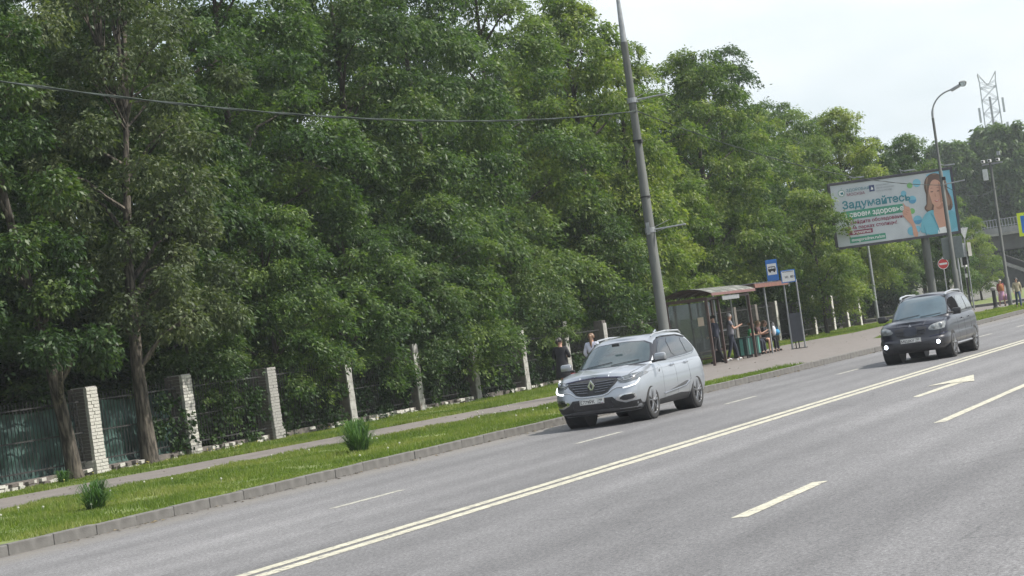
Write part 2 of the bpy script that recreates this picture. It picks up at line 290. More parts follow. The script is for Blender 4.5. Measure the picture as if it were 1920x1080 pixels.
# ------------------------------------------------------------------ leaves
def leaves(P,Dn,size,rs,lean=.5,trio=True,flat=.6,asp=.42,lv=None):
    """P points, Dn outward dirs -> quads (diamond leaflets)"""
    n=len(P)
    if trio:
        P=np.repeat(P,3,0); Dn=np.repeat(Dn,3,0); 
        if lv is not None: lv=np.repeat(lv,3,0)
        n=len(P)
    up=np.array([0,0,1.]); jit=rs.normal(0,.55,(n,3)); nn=Dn*.45+up*flat+jit; nn/=np.linalg.norm(nn,axis=1)[:,None]
    d=Dn*1.0-up*lean+rs.normal(0,.6,(n,3)); d-=nn*(d*nn).sum(1)[:,None]; d/=np.linalg.norm(d,axis=1)[:,None]
    s=np.cross(nn,d); L_=size*rs.uniform(.65,1.35,(n,1)); w=L_*asp
    base=P+(rs.normal(0,size*.25,(n,3)) if trio else 0)
    V=np.stack([base,base+d*L_*.45+s*w*.5,base+d*L_-up*L_*.12,base+d*L_*.45-s*w*.5],1).reshape(-1,3)
    Q=np.arange(4*n).reshape(-1,4)
    if lv is None: lv=rs.uniform(.2,.8,n)
    return V,Q,np.clip(lv+rs.normal(0,.13,n),0,1)
def crown(seed,Rr,z0,z1,nb,lpb,size,br=.30,lean=.5,flatb=.55,shape=1.0,hang=.25,inner=.3):
    """boughs spread through an ovoid; leaves on each bough's upper and outer shell"""
    rs=np.random.RandomState(seed); Ps=[];Ds=[];LV=[];cent=[]
    H=z1-z0; ga=2.39996
    for i in range(nb):
        t=(i+.5)/nb; zz=t
        prof=math.sin(math.pi*min(1,(zz*.86+.12)))**.55*shape if zz<.96 else .35
        prof=max(.25,prof); a=i*ga+rs.uniform(-.35,.35)
        rad=Rr*prof*(rs.uniform(.55,.86) if rs.rand()>inner else rs.uniform(.05,.45))
        c=np.array([rad*math.cos(a),rad*math.sin(a),z0+H*zz*.93+rs.uniform(-.4,.4)]); rb=Rr*br*rs.uniform(.6,1.3)*(1.1-.38*zz)
        cent.append((c,rb))
        n=int(lpb*rs.uniform(.7,1.3)*(rb/(Rr*br))**1.6)
        v=rs.normal(0,1,(n,3)); v/=np.linalg.norm(v,axis=1)[:,None]; v[:,2]=np.where((v[:,2]<-.15)&(rs.rand(n)<.75),-v[:,2],v[:,2])
        rr=rs.uniform(.40,1.0,n)**.6; rr=np.where(rs.rand(n)<.14,rr*rs.uniform(1.05,1.45,n),rr); sc=np.array([1.,1.,flatb]); outd=np.array([math.cos(a),math.sin(a),0])
        lump=1+.30*np.sin(v[:,0]*5+seed+i)*np.cos(v[:,1]*6+i)+.12*rs.normal(0,1,n)
        p=v*sc*rb*(rr*lump)[:,None]; along=(p@outd); p[:,2]-=hang*np.maximum(along,-.3*rb)**2/rb*1.1
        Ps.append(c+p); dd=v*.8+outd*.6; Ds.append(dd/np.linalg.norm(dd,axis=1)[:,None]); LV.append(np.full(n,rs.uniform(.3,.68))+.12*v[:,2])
    P=np.concatenate(Ps);D=np.concatenate(Ds);lv=np.concatenate(LV)
    V,Q,l=leaves(P,D,size,rs,lean,lv=lv); return npmesh('crown',V,Q,l),cent
def trunk_mesh(seed,h,r,cent,nl=14,z0=0,lean=(0,0),path=None,n=10,forkz=None):
    rs=random.Random(seed); m=MB()
    if path is None:
        k=8; path=[(lean[0]*h*(i/k)**1.2+rs.uniform(-.06,.06)*(i>0),lean[1]*h*(i/k)**1.2+rs.uniform(-.06,.06)*(i>0),z0-.1+h*i/k) for i in range(k+1)]
    k=len(path)-1; rad=[r*(1.35 if i==0 else 1)*(1-.72*i/k) for i in range(k+1)]
    pp=[path[0],tuple(np.array(path[0])*.8+np.array(path[1])*.2)]+list(path[1:]); rr=[r*1.4,r*1.05]+[r*(1-.75*i/k) for i in range(1,k+1)]
    m.tube(pp,rr,n)
    cs=sorted(cent,key=lambda c:rs.random())[:nl]
    P=[Vector(p) for p in path]
    for c,rb in cs:
        e=Vector(c); zs=max(P[1].z+.3,min(P[-1].z*.96,e.z-(.35*math.hypot(e.x,e.y)+.6)))
        for i in range(len(P)-1):
            if P[i].z<=zs<=P[i+1].z: break
        t=(zs-P[i].z)/max(.01,P[i+1].z-P[i].z); s=P[i].lerp(P[i+1],min(1,max(0,t)))
        r1=r*(.42-.25*zs/max(1,P[-1].z))+.015; mid=s.lerp(e,.5)+Vector((rs.uniform(-.2,.2),rs.uniform(-.2,.2),.25)); 
        m.tube([s,s.lerp(mid,.5)+Vector((0,0,-.05)),mid,e],[r1,r1*.8,r1*.55,r1*.2],6)
        for _ in range(4):
            q=e+Vector((rs.uniform(-1,1),rs.uniform(-1,1),rs.uniform(-.4,.5)))*rb*.9; st=mid.lerp(e,rs.uniform(.3,1)); m.tube([st,st.lerp(q,.5)+Vector((0,0,.08)),q],[r1*.25+.006,.012,.005],4,cap=False)
    return m.mesh('trunk',True,60)
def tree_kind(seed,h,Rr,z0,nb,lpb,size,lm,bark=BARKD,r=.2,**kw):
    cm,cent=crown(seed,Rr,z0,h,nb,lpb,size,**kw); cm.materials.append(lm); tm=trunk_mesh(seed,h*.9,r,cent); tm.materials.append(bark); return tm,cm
def plant_tree(kind,x,y,s,rz,label,name='deciduous_tree',group=None,lm=None,z=.1,sz=None,cat='tree'):
    t=empty(name,(x,y,z),rz,label,cat,group); t.scale=(s,s,sz or s)
    a=link('trunk',kind[0],None,t); b=link('crown',kind[1],None,t)
    if lm is not None: b.material_slots[0].link='OBJECT'; b.material_slots[0].material=lm
    return t
K1=tree_kind(1,15.5,4.3,1.3,92,360,.15,LEAF_M,br=.235,hang=.5,inner=.25)
K2=tree_kind(2,15.0,4.0,1.4,90,360,.155,LEAF_M,br=.24,hang=.6,lean=.7,inner=.25)
K3=tree_kind(3,14.0,3.8,1.6,88,350,.145,LEAF_D,br=.235,hang=.4,inner=.25)
K4=tree_kind(4,14.5,4.2,2.2,92,350,.16,LEAF_Y,br=.23,hang=.5,lean=.6,inner=.25)
K5=tree_kind(5,8.6,3.0,.9,58,300,.15,LEAF_M,br=.30,hang=.4,r=.13)
GRP='trees of the wood behind the fence'
front=[ # x,y,kind,scale,zscale,material,label
(-33.5,36.5,K3,1.0,1.0,LEAF_D,'dark leafy tree at the far left edge behind the iron bar fence'),
(-34.0,43.5,K1,1.0,1.02,LEAF_D,'tall dark tree behind the green netting between the two thick roadside trunks'),
(-32.9,49.5,K2,1.02,1.05,LEAF_D,'tall maple behind the third whitewashed pillar, directly right of the grey-green street tree'),
(-33.2,56.0,K1,1.02,1.05,LEAF_M,'tall maple with drooping boughs above the fourth whitewashed pillar'),
(-32.6,62.5,K3,1.08,1.1,LEAF_D,'dark dense tree with a low bough pointing right above the sixth pillar'),
(-33.0,68.5,K2,1.03,1.12,LEAF_M,'green tree over the seventh pillar, its low boughs reaching towards the two walking women'),
(-33.4,76.0,K1,1.05,1.12,LEAF_M,'tall bright tree just left of the thick leaning lamp pole'),
(-32.6,83.0,K4,1.05,1.15,LEAF_Y,'yellow-green tree whose crown stands behind the thick leaning lamp pole'),
(-33.0,89.5,K2,.98,.98,LEAF_Y,'yellow-green tree rising over the arched roof of the bus shelter'),
(-32.2,97.5,K4,.97,1.04,LEAF_Y,'yellow-green tree above the blue bus stop sign'),
(-33.4,105.0,K1,.96,1.02,LEAF_M,'green tree halfway between the bus stop sign and the billboard'),
(-33.6,111.5,K4,.86,.90,LEAF_Y,'yellow-green tree whose leaves cover the lower left corner of the billboard'),
(-32.6,124.8,K4,.90,.93,LEAF_Y,'yellow-green tree whose round top rises left of the billboard top edge'),
(-34.0,118.0,K2,.92,.92,LEAF_M,'tree directly behind the left edge of the billboard, at the end of the fence'),
]
for x,y,k,s,sz,lm,lab in front: plant_tree(k,x,y,s,rnd.uniform(0,6.28),lab,lm=lm,sz=sz,group=GRP)
# under-storey maples leaning over the fence
low=[(-30.9,61.0,.72,LEAF_D,'small dark maple pressed against the fence at the sixth pillar'),(-31.0,70.2,.78,LEAF_D,'small dark maple behind the woman in black'),(-31.1,48.6,.62,LEAF_D,'small dark maple behind the fence between the second and third pillars'),
(-30.9,52.9,.80,LEAF_M,'young maple with bright drooping leaves hanging over the fence between the third and fourth pillars'),
(-30.9,57.8,.80,LEAF_M,'young maple overhanging the fence at the fifth pillar'),
(-30.8,64.0,.85,LEAF_M,'young maple with sunlit boughs hanging low by the seventh pillar'),
(-31.2,79.5,.85,LEAF_M,'young maple between the thick leaning pole and the bus shelter roof'),
(-31.0,85.5,.82,LEAF_Y,'young yellow-green maple directly behind the bus shelter'),
(-32.0,105.5,.78,LEAF_M,'young maple over the pale pillars right of the bus stop sign'),
(-28.3,101.3,.84,LEAF_Y,'small yellow-green maple below the left half of the billboard'),
(-33.3,47.0,.75,LEAF_D,'young dark tree behind the second whitewashed pillar')]
for x,y,s,lm,lab in low: plant_tree(K5,x,y,s,rnd.uniform(0,6.28),lab,lm=lm,name='young_maple',group='young maples hanging over the fence')
for i in range(20):
    y=30+i*5.0+rnd.uniform(-1.2,1.2); x=-39.5+rnd.uniform(-1.2,1.2); k=[K3,K1,K2,K3][i%4]
    s=1.0 if y<80 else .98; plant_tree(k,x,y,s,rnd.uniform(0,6.28),'tall dark tree in the second row of the wood, mostly hidden by the front row',lm=[LEAF_D,LEAF_D,LEAF_M][i%3],sz=s*(1.12 if y<100 else 1.0),group='second row of trees in the wood')
for i in range(15):
    y=30+i*6.6+rnd.uniform(-1.2,1.2); x=-47+rnd.uniform(-1.5,1.5)
    plant_tree([K3,K1,K2][i%3],x,y,1.0,rnd.uniform(0,6.28),'tree of the third row deep in the wood, only dark foliage showing through gaps',lm=LEAF_D,sz=1.02,group='third row of trees in the wood')
# undergrowth just behind the fence
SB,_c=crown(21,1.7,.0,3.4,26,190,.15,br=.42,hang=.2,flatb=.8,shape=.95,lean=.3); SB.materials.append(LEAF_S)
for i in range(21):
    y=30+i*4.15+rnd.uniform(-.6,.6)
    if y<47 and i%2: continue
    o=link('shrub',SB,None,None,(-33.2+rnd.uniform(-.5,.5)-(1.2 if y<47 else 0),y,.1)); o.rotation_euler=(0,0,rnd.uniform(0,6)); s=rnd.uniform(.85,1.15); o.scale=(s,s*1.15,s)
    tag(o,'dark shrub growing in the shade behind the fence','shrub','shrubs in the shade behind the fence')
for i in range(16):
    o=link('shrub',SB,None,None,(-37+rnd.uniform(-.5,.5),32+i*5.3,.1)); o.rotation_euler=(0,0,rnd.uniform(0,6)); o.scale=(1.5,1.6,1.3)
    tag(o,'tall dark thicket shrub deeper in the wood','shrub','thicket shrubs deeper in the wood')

# ------------------------------------------------------------------ the two street trees
def street_tree(base,path,r,label,seed,cl,size,lm,nlimb,extra=None):
    t=empty('street_tree',base,0,label,'tree')
    b=Vector(base); P=[tuple(Vector(p)-b) for p in path]
    rs=np.random.RandomState(seed); Ps=[];Ds=[];LV=[];cent=[]
    for c,rb,n in cl:
        c=np.array(c)-np.array(base)
        v=rs.normal(0,1,(n,3)); v/=np.linalg.norm(v,axis=1)[:,None]
        rr=rs.uniform(.2,1.0,n)**.5; p=v*np.array([1,1,.7])*rb*(rr*(1+.25*np.sin(v[:,0]*6)*np.cos(v[:,2]*7)))[:,None]
        Ps.append(c+p); Ds.append(v); LV.append(np.full(n,rs.uniform(.3,.7))); cent.append((c,rb))
    V,Q,l=leaves(np.concatenate(Ps),np.concatenate(Ds),size,rs,.6,lv=np.concatenate(LV),asp=.5)
    me=npmesh('crown',V,Q,l); me.materials.append(lm); link('crown',me,None,t)
    m=trunk_mesh(seed,1,r,cent,nlimb,path=P,n=14); m.materials.append(BARK); link('trunk',m,None,t)
    if extra: extra(t,b)
    return t
c2=[]; rs=random.Random(5)
for i in range(46):
    z=3.4+9.4*((i+.5)/46); a=i*2.4; rad=(1.9*math.sin(math.pi*min(1,(z-2.6)/11.5))**.5)*(1 if z<7.6 else 1.25)*rs.uniform(.45,1.15)
    c2.append(((-29.6+rad*math.cos(a),44.5+1.25*rad*math.sin(a)+(.5 if z<8 else .3),z),rs.uniform(.5,.85),320))
for i in range(10): c2.append(((-29.2+rs.uniform(-.5,.8),46.6+rs.uniform(-.8,1.2),5.2+rs.uniform(-2,1.2)),.6,320))
def stubs(t,b):   # bare upper forks and thin whips above the pollarded stems
    m=MB()
    f=Vector((-29.8,45.3,8.9))-b
    ends=[Vector((-29.8,44.5,10.5)),Vector((-29.75,45.25,10.9)),Vector((-29.7,45.55,11.0))]
    for e,r in zip(ends,(.09,.1,.1)):
        e=e-b; m.tube([f,f.lerp(e,.5)+Vector((0,-.05,.0)),e],[.11,r*.9,r*.7],8)
        for k in range(9):
            a=rs.uniform(0,6.28); q=e+Vector((.3*math.cos(a),rs.uniform(-1.1,1.1),rs.uniform(1.2,2.6))); m.tube([e-Vector((0,0,rs.uniform(0,.9))),e.lerp(q,.5)+Vector((0,0,.1)),q],[.028,.016,.006],5)
    for k in range(7):
        q=f+Vector((rs.uniform(0,.4),rs.choice((-1,1))*rs.uniform(1.2,2.2),rs.uniform(.6,1.6))); m.tube([f-Vector((0,0,rs.uniform(-.8,.6))),f.lerp(q,.6)+Vector((0,0,-.1)),q],[.035,.02,.007],5)
    m.build('branches',BARK,t,smooth=True,ang=60)
street_tree((-29.8,44.3,.1),[(-29.8,44.3,.0),(-29.8,44.3,1.2),(-29.8,44.3,2.6),(-29.8,44.5,5.0),(-29.8,44.9,7.2),(-29.8,45.3,9.0)],.225,
 'thick upright street tree right of the first white pillar, grey-green crown, forked top',31,c2,.115,LEAF_G,16,stubs)
c1=[]
for i in range(20):
    z=2.9+9*((i+.5)/20); a=i*2.4; rad=rs.uniform(.7,1.9); c1.append(((-29.5+.6*rad*math.cos(a),39.3+rad*math.sin(a),z),rs.uniform(.5,.8),330))
for q in((-28.9,40.6,4.6),(-28.9,39.9,4.3),(-28.8,41.2,3.2),(-28.9,40.4,5.4),(-29,41.5,2.9)): c1.append((q,.6,330))
street_tree((-29.7,41.05,.1),[(-29.7,41.05,.0),(-29.7,40.95,1.1),(-29.7,40.7,2.6),(-29.7,40.35,4.2),(-29.7,39.9,6.0),(-29.7,39.5,8.2),(-29.7,39.2,10)],.19,
 'street tree with leaning dark trunk left of the first white pillar',33,c1,.125,LEAF_D,12)

# ------------------------------------------------------------------ fence
fence=empty('fence',(-30,42.5,.1),0,'old fence of whitewashed brick pillars and black iron bars along the footpath','fence')
FX,FY=-30.0,42.5
PY_=[30.1,34.25,38.4,42.5,46.65,50.9,55.35,59.85,64.1,68.2,72.2,76.1,80.2,84.3,88.4,92.4,95.6,98.75,102.2,105.1,108.7,111.5,114.1]
PY_=[q-.28 for q in PY_]
def part(mb,name,mat,parent=fence,**k):
    o=mb.build(name,mat,parent,**k); return o
# brick-built pillars near (bricks one by one), cast pillars further on
bk=MB().box((0,0,0),(.235,.112,.066)).mesh('brick'); 
def brick_mesh(mat,seed):
    bm=bmesh.new(); bm.from_mesh(MB().box((0,0,0),(1,1,1)).mesh('brick')); bmesh.ops.bevel(bm,geom=list(bm.edges),offset=.035,segments=1,affect='EDGES'); bmesh.ops.recalc_face_normals(bm,faces=bm.faces)
    r=random.Random(seed)
    for v in bm.verts: v.co+=Vector((r.uniform(-.02,.02),)*1+(r.uniform(-.02,.02),r.uniform(-.03,.03)))
    me=bpy.data.meshes.new('brick'); bm.to_mesh(me); bm.free(); me.materials.append(mat); return me
BWHITE=[brick_mesh(WWORN,i) for i in range(3)]; BGREY=[brick_mesh(WGREY,i+7) for i in range(3)]; BDARK=[brick_mesh(BRICKD,i) for i in range(3)]
PW=.46
for i,py in enumerate(PY_):
    ly=py-FY; near_=i in(3,4,5)
    hgt=(2.0 if i==5 else 2.12) if i<12 else 1.95
    if near_:
        p=MB().box((0,ly,hgt/2),(PW-.035,PW-.035,hgt-.02)).build('pillar',WGREY,fence)
        z=.04; row=0
        while z<hgt-.05:
            fat=.06 if z<.30 else 0; w=PW+fat
            # road face: bricks run along Y on the +X side; camera-side face on -Y
            for j in range(2):
                o=link('brick',rnd.choice(BWHITE if i==3 else (BWHITE+BGREY if i==4 else BGREY)),None,p); off=(-.25 if (row%2)==0 else .25)*0; 
                lens=(.5,.5) if row%2 else (.33,.67); a=-.5+(0 if j==0 else lens[0]); ln=lens[j]*w-.010
                o.scale=(.13,ln,.072); o.location=(w/2-.055+rnd.uniform(-.007,.007),ly+(a+lens[j]/2)*w,z+.036)
                o=link('brick',rnd.choice(BWHITE if (z<.3 and i==3) else BDARK),None,p); o.scale=(ln-.01,.11,.072); o.location=((a+lens[j]/2)*w-.066-.0,ly-w/2+.05+rnd.uniform(-.006,.006),z+.036)
            z+=.082; row+=1
    else:
        m=MB(); z=0; row=0
        taper=.32 if i>=15 else (.36 if i!=5 else .46)
        body=MB().box((0,ly,hgt/2),(taper,taper,hgt)).build('pillar',BRICKD,fence,bevel=.015)
        if 12<=i<=16: continue
        f=MB(); z=0.0
        while z<hgt-.12:      # whitewashed facing in uneven lifts on the road side
            h_=rnd.uniform(.16,.30); f.box((taper/2+.012+rnd.uniform(-.004,.004),ly,z+h_/2),(.028,taper-.015+rnd.uniform(-.02,.01),h_-.006)); z+=h_
        f.build('whitewashed_facing',WGREY if i<12 else WWORN,body)
# iron bars and rails
bar=MB().tube([(0,0,.25),(0,0,1.95)],.011,6).mesh('bar'); bar.materials.append(DARKM); nb=0
restm=MB()
for i in range(len(PY_)-1):
    a,b=PY_[i]+.26-FY,PY_[i+1]-.26-FY
    for z in(.36,1.05,1.78): part(MB().box((.02,(a+b)/2,z),(.03,b-a+.06,.035)),'rail',DARKM)
    y=a+.08
    while y<b-.05:
        if i<6: o=link('bar',bar,None,fence,(0.02,y,rnd.uniform(-.02,.02))); nb+=1
        else: restm.tube([(.02,y,.25),(.02,y,1.93)],.011,4)
        y+=.135
tag(restm.build('bar_row',DARKM,fence),kind='stuff')
# rubble base wall with loose white bricks
SM=[brick_mesh(WWORN,40+i) for i in range(4)]; SMD=[brick_mesh(BRICKD,50+i) for i in range(2)]
for i in range(len(PY_)-1):
    a,b=PY_[i]+.25-FY,PY_[i+1]-.25-FY
    if i<11:
        part(MB().box((-.03,(a+b)/2,.09),(.22,b-a,.2)),'base_wall',BRICKD)
        y=a
        while y<b-.2:
            for row in range(2):
                if i in (5,8,9) and rnd.random()<.75: continue
                if rnd.random()<.18: continue
                w=rnd.uniform(.14,.27); o=link('brick',rnd.choice(SM if rnd.random()<.7 else SMD),None,fence,(.10+rnd.uniform(-.02,.05),y+w/2,.045+row*.085+rnd.uniform(-.01,.02)))
                o.scale=(.13,w,.075); o.rotation_euler=(rnd.uniform(-.12,.12),rnd.uniform(-.12,.12),rnd.uniform(-.2,.2))
            y+=rnd.uniform(.2,.36)
# green netting behind the bars
def netting(y0,y1,label,seed):
    rs=random.Random(seed); m=MB(); nx,nz=28,14; vs=[]; 
    for i in range(nx+1):
        for j in range(nz+1):
            y=y0+(y1-y0)*i/nx; z=.25+1.65*j/nz; vs.append((-30.22+.05*math.sin(i*.9+j*.5)+.04*math.sin(j*1.3+seed)+rs.uniform(-.012,.012),y,z-.12*math.sin(math.pi*i/nx)*(j/nz)))
    fs=[(i*(nz+1)+j,(i+1)*(nz+1)+j,(i+1)*(nz+1)+j+1,i*(nz+1)+j+1) for i in range(nx) for j in range(nz)]
    o=m.add(vs,fs).build('netting',NET,smooth=True,ang=80); tag(o,label,'netting')
NET=pm('green_netting',(.012,.034,.030),(.042,.095,.080),.7,scale=2,bump=.4,bscale=40)
netting(38.6,42.2,'sagging green netting behind the iron bars left of the first white pillar',1)
netting(42.8,46.3,'dark green netting behind the iron bars between the first and second white pillars',2)
netting(34.4,38.1,'green netting behind the iron bars at the far left edge',3)

# climbing plants on the fence
def vine(y0,y1,h,n,label,seed,x=-29.8,dens=1):
    rs=np.random.RandomState(seed); P=[];D=[];LV=[]
    for k in range(int((y1-y0)*7)):
        c=np.array([x-.15+rs.uniform(-.25,.12),rs.uniform(y0,y1),.1+h*rs.uniform(.05,.95)]); q=int(n*rs.uniform(.6,1.2)); v=rs.normal(0,1,(q,3)); v/=np.linalg.norm(v,axis=1)[:,None]
        P.append(c-np.array([0,0,0])+v*np.array([.16,.42,.34])*rs.uniform(.4,1,(q,1))); D.append(v*.4+np.array([1,0,-.2])); LV.append(np.full(q,rs.uniform(.25,.75)))
    P=np.concatenate(P); P[:,2]=np.maximum(P[:,2],.14); D=np.concatenate(D); D/=np.linalg.norm(D,axis=1)[:,None]
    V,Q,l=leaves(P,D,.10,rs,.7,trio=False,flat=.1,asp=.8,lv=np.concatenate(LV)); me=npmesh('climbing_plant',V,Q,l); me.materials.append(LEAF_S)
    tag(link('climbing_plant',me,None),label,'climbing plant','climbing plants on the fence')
NUM=['first','second','third','fourth','fifth','sixth','seventh','eighth','ninth','tenth','eleventh','twelfth']
for i in range(4,11):
    vine(PY_[i]+.3,PY_[i+1]-.25,[1.4,1.2,1.3,1.9,1.8,1.7,.9][i-4],[60,55,60,75,75,75,50][i-4],'dark leafy climber on the fence between the %s and %s white pillars'%(NUM[i-3],NUM[i-2]),60+i)
vine(44.95,46.3,1.7,110,'dark leafy climber between the thick street tree and the second white pillar',81,x=-29.7)
vine(96,104.8,1.7,80,'leafy climber on the fence right of the bus stop sign',82,x=-30.15); vine(105.5,113.6,1.7,80,'leafy climber on the last stretch of fence under the billboard',83,x=-30.15)
for j,(i,h) in enumerate(((5,2.0),(7,1.5),(8,2.0),(8,1.0))):
    pass

# ------------------------------------------------------------------ grass
def in_poly(x,y,poly):
    c=np.zeros(len(x),bool); n=len(poly)
    for i in range(n):
        x1,y1=poly[i]; x2,y2=poly[(i+1)%n]
        k=((y1>y)!=(y2>y)); c^=k&(x<(x2-x1)*(y-y1)/((y2-y1) or 1e-9)+x1)
    return c
def grass(name,x0,x1,y0,y1,n,h,mat,seed,cond=None,z=.12):
    rs=np.random.RandomState(seed); x=rs.uniform(x0,x1,n); y=rs.uniform(y0,y1,n); k=~in_poly(x,y,path)&(x<np.interp(y,KY,KX)-.16+rs.uniform(-.02,.03,n))
    if cond is not None: k&=cond(x,y)
    x=x[k];y=y[k];n=len(x); a=rs.uniform(0,6.28,n); w=.011+.004*(y-30)/30; w=np.clip(w,.008,.03)
    k2=(np.sin(x*2.3+1.7*np.sin(y*1.1))+np.sin(y*2.9+1.3*x)+rs.normal(0,.5,n)>-1.25); x=x[k2];y=y[k2];a=a[k2];w=w[k2];n=len(x)
    patch=.75+.5*np.sin(x*1.7+np.sin(y*.8)*2)*np.sin(y*1.3+x); hh=h*rs.uniform(.5,1.35,n)*patch.clip(.5,1.4)
    ln=rs.normal(0,.35,(n,2))*hh[:,None]
    B=np.stack([x,y,np.full(n,z)],1); dx=np.stack([np.cos(a)*w,np.sin(a)*w,0*a],1); T=B+np.concatenate([ln,hh[:,None]],1)
    V=np.stack([B-dx,B+dx,T],1).reshape(-1,3); lv=np.clip(.5+.3*np.sin(x*.9+y*.35)*np.sin(y*.5-x)+rs.normal(0,.15,n),0,1)
    me=npmesh(name,V,np.arange(3*n).reshape(-1,3),lv); me.materials.append(mat); tag(link(name,me,None),'short green grass of the verge','grass',kind='stuff')
grass('grass',-27,-17.7,24,52,150000,.085,GRASS,1)
grass('grass',-30,-23,24,60,90000,.075,GRASS,2)
grass('grass',-30,-24,60,118,90000,.09,GRASS,3)
grass('grass',-22.5,-16.9,48,60,26000,.085,GRASS,4)
grass('grass',-22.2,-17.5,74,119,60000,.09,GRASS,5)
# dead leaves and grit lying in the gutter, on the path and in the grass
def litter(name,n,fx,mat,label,sz,seed):
    rs=np.random.RandomState(seed); y=rs.uniform(24,100,n); x,z=fx(y,rs,n); a=rs.uniform(0,6.28,n); s_=sz*rs.uniform(.4,1.4,n); c,d=np.cos(a)*s_,np.sin(a)*s_
    B=np.stack([x,y,z],1); u=np.stack([c,d,0*a],1); v=np.stack([-d*.6,c*.6,rs.uniform(.0,.6,n)*s_],1)
    V=np.stack([B-u,B+v,B+u,B-v*np.array([1,1,-.4])],1).reshape(-1,3); me=npmesh(name,V,np.arange(4*n).reshape(-1,4),rs.rand(n)); me.materials.append(mat); tag(link(name,me,None),label,'litter',kind='stuff')
LIT=pm('dead_leaf',(.10,.075,.04),(.20,.16,.09),.9,scale=3); GRIT=pm('grit',(.10,.09,.075),(.06,.055,.05),.95,scale=3)
litter('leaf_litter',420,lambda y,rs,n:(np.interp(y,KY,KX)+.04+np.abs(rs.normal(0,.16,n)),np.full(n,.012)),LIT,'dry leaves and dirt lying in the gutter along the kerb',.035,1)
litter('gutter_grit',2600,lambda y,rs,n:(np.interp(y,KY,KX)+.01+np.abs(rs.normal(0,.11,n)),np.full(n,.007)),GRIT,'fine grit collected in the gutter along the kerb',.02,2)
litter('path_litter',700,lambda y,rs,n:(rs.uniform(-28,-20,n),np.full(n,.136)),LIT,'small dry leaves scattered on the footpath and verge',.028,3)
m=MB()
for i in range(34):
    x,y=rnd.uniform(-23.5,-18.2),rnd.uniform(28,52); m.lathe([(.0,.205),(.022,.212),(.022,.232),(.0,.24)],(x,y,0),6); m.tube([(x,y,.12),(x,y,.21)],.004,3)
tag(m.build('clover_bloom',pm('clover_white',(.5,.5,.42),(.4,.42,.3),.8)),'scattered small white flower heads in the grass verge','flowers',kind='stuff')
# small yellow dandelions
m=MB()
for i in range(26):
    x,y=rnd.uniform(-30,-28.5),rnd.uniform(36,60); m.tube([(x,y,.12),(x+.01,y,.21)],.004,3); m.lathe([(.0,.205),(.02,.212),(.018,.225),(.0,.228)],(x+.01,y,0),6)
tag(m.build('dandelion_patch',pm('dandelion',(.55,.42,.03),(.5,.45,.2),.8)),'scattered yellow dandelions in the grass by the fence','flowers',kind='stuff')
def tussock(x,y,h,r,n,label,seed):
    rs=random.Random(seed); V=[];Fq=[];lv=[]
    for i in range(n):
        a=rs.uniform(0,6.28); b=rs.uniform(0,r*.35); p=Vector((x+b*math.cos(a),y+b*math.sin(a),.11)); a+=rs.uniform(-.9,.9); a=a if rs.random()>.35 else rs.uniform(-.8,.9)+seed; hh=h*rs.uniform(.35,1.25); out_=r*rs.uniform(.1,1.5)*(1.2-.5*hh/h); w=.008; sd_=Vector((-math.sin(a),math.cos(a),0))*w
        d=Vector((math.cos(a),math.sin(a),0)); k=len(V); droop=rs.uniform(.0,.35)*hh
        pts=[p,p+d*out_*.22+Vector((0,0,hh*.5)),p+d*out_*.6+Vector((0,0,hh*.88)),p+d*out_+Vector((0,0,hh*.9-droop))]
        for q,s in zip(pts,(1,1,.75,.1)): V+= [q-sd_*s,q+sd_*s]
        for j in range(3): Fq.append((k+2*j,k+2*j+1,k+2*j+3,k+2*j+2)); lv.append(rs.uniform(.1,.9))
    me=npmesh('grass_tussock',np.array([tuple(v) for v in V]),np.array(Fq),np.array(lv)); me.materials.append(GRASSD); tag(link('grass_tussock',me,None),label,'grass clump')
tussock(-20.6,28.9,.45,.36,420,'tall tussock of long grass on the verge at the lower left',1)
tussock(-20.4,37.7,.64,.50,560,'tall tussock of long grass on the verge near the middle, left of the silver car',2)
tussock(-29.2,39.9,.28,.3,160,'small weedy clump at the foot of the fence at the far left',3)

# ------------------------------------------------------------------ street furniture
def big_pole(name,x,y,label,top=13.5,brackets=True):
    p=empty(name,(x,y,.12),0,label,'lamp pole','thick tapered poles along the verge' )
    MB().lathe([(.0,0),(.165,0),(.165,.9),(.155,.92),(.125,6.0),(.12,6.02),(.10,9.6),(.105,9.62),(.105,9.72),(.0,9.72)],n=20).build('shaft',STEELP,p,smooth=True)
    MB().lathe([(.085,9.72),(.085,9.95),(.045,11.2),(.042,top),(0,top)],n=14).build('upper_shaft',GALV,p,smooth=True)
    for z,l_ in((8.05,.95),(4.35,.95)):
        m=MB().tube([(.10,0,z),(.10+l_,.05,z+.02)],.022,8); m.tube([(.10,-.02,z+.05),(.6,.05,z+.22)],.009,5); m.tube([(.1,0,z-.08),(.5,.0,z)],.008,5); m.build('bracket_arm',GALV,p,smooth=True)
        MB().lathe([(.135,z-.07),(.15,z-.07),(.15,z+.07),(.135,z+.07)],n=16).build('clamp_band',GALV,p)
    for z in(6.9,5.3): MB().lathe([(.136,z-.02),(.152,z-.02),(.152,z+.02),(.136,z+.02)],n=16).build('clamp_band',DARKM,p)
    m=MB().box((.1,-.09,6.86),(.12,.1,.1)); m.build('cable_clip',DARKM,p)
    # small shield shaped plate low on the shaft
    MB().box((0,-.165,4.4),(.10,.012,.34)).build('small_plate',GALV,p)
    return p
big_pole('lamp_pole',-20.5,56.65,'thick grey tapered lamp pole leaning through the picture between silver car and bus shelter')
big_pole('lamp_pole',-20.5,14.5,'thick grey lamp pole beyond the left edge, carrying the left end of the long cable')
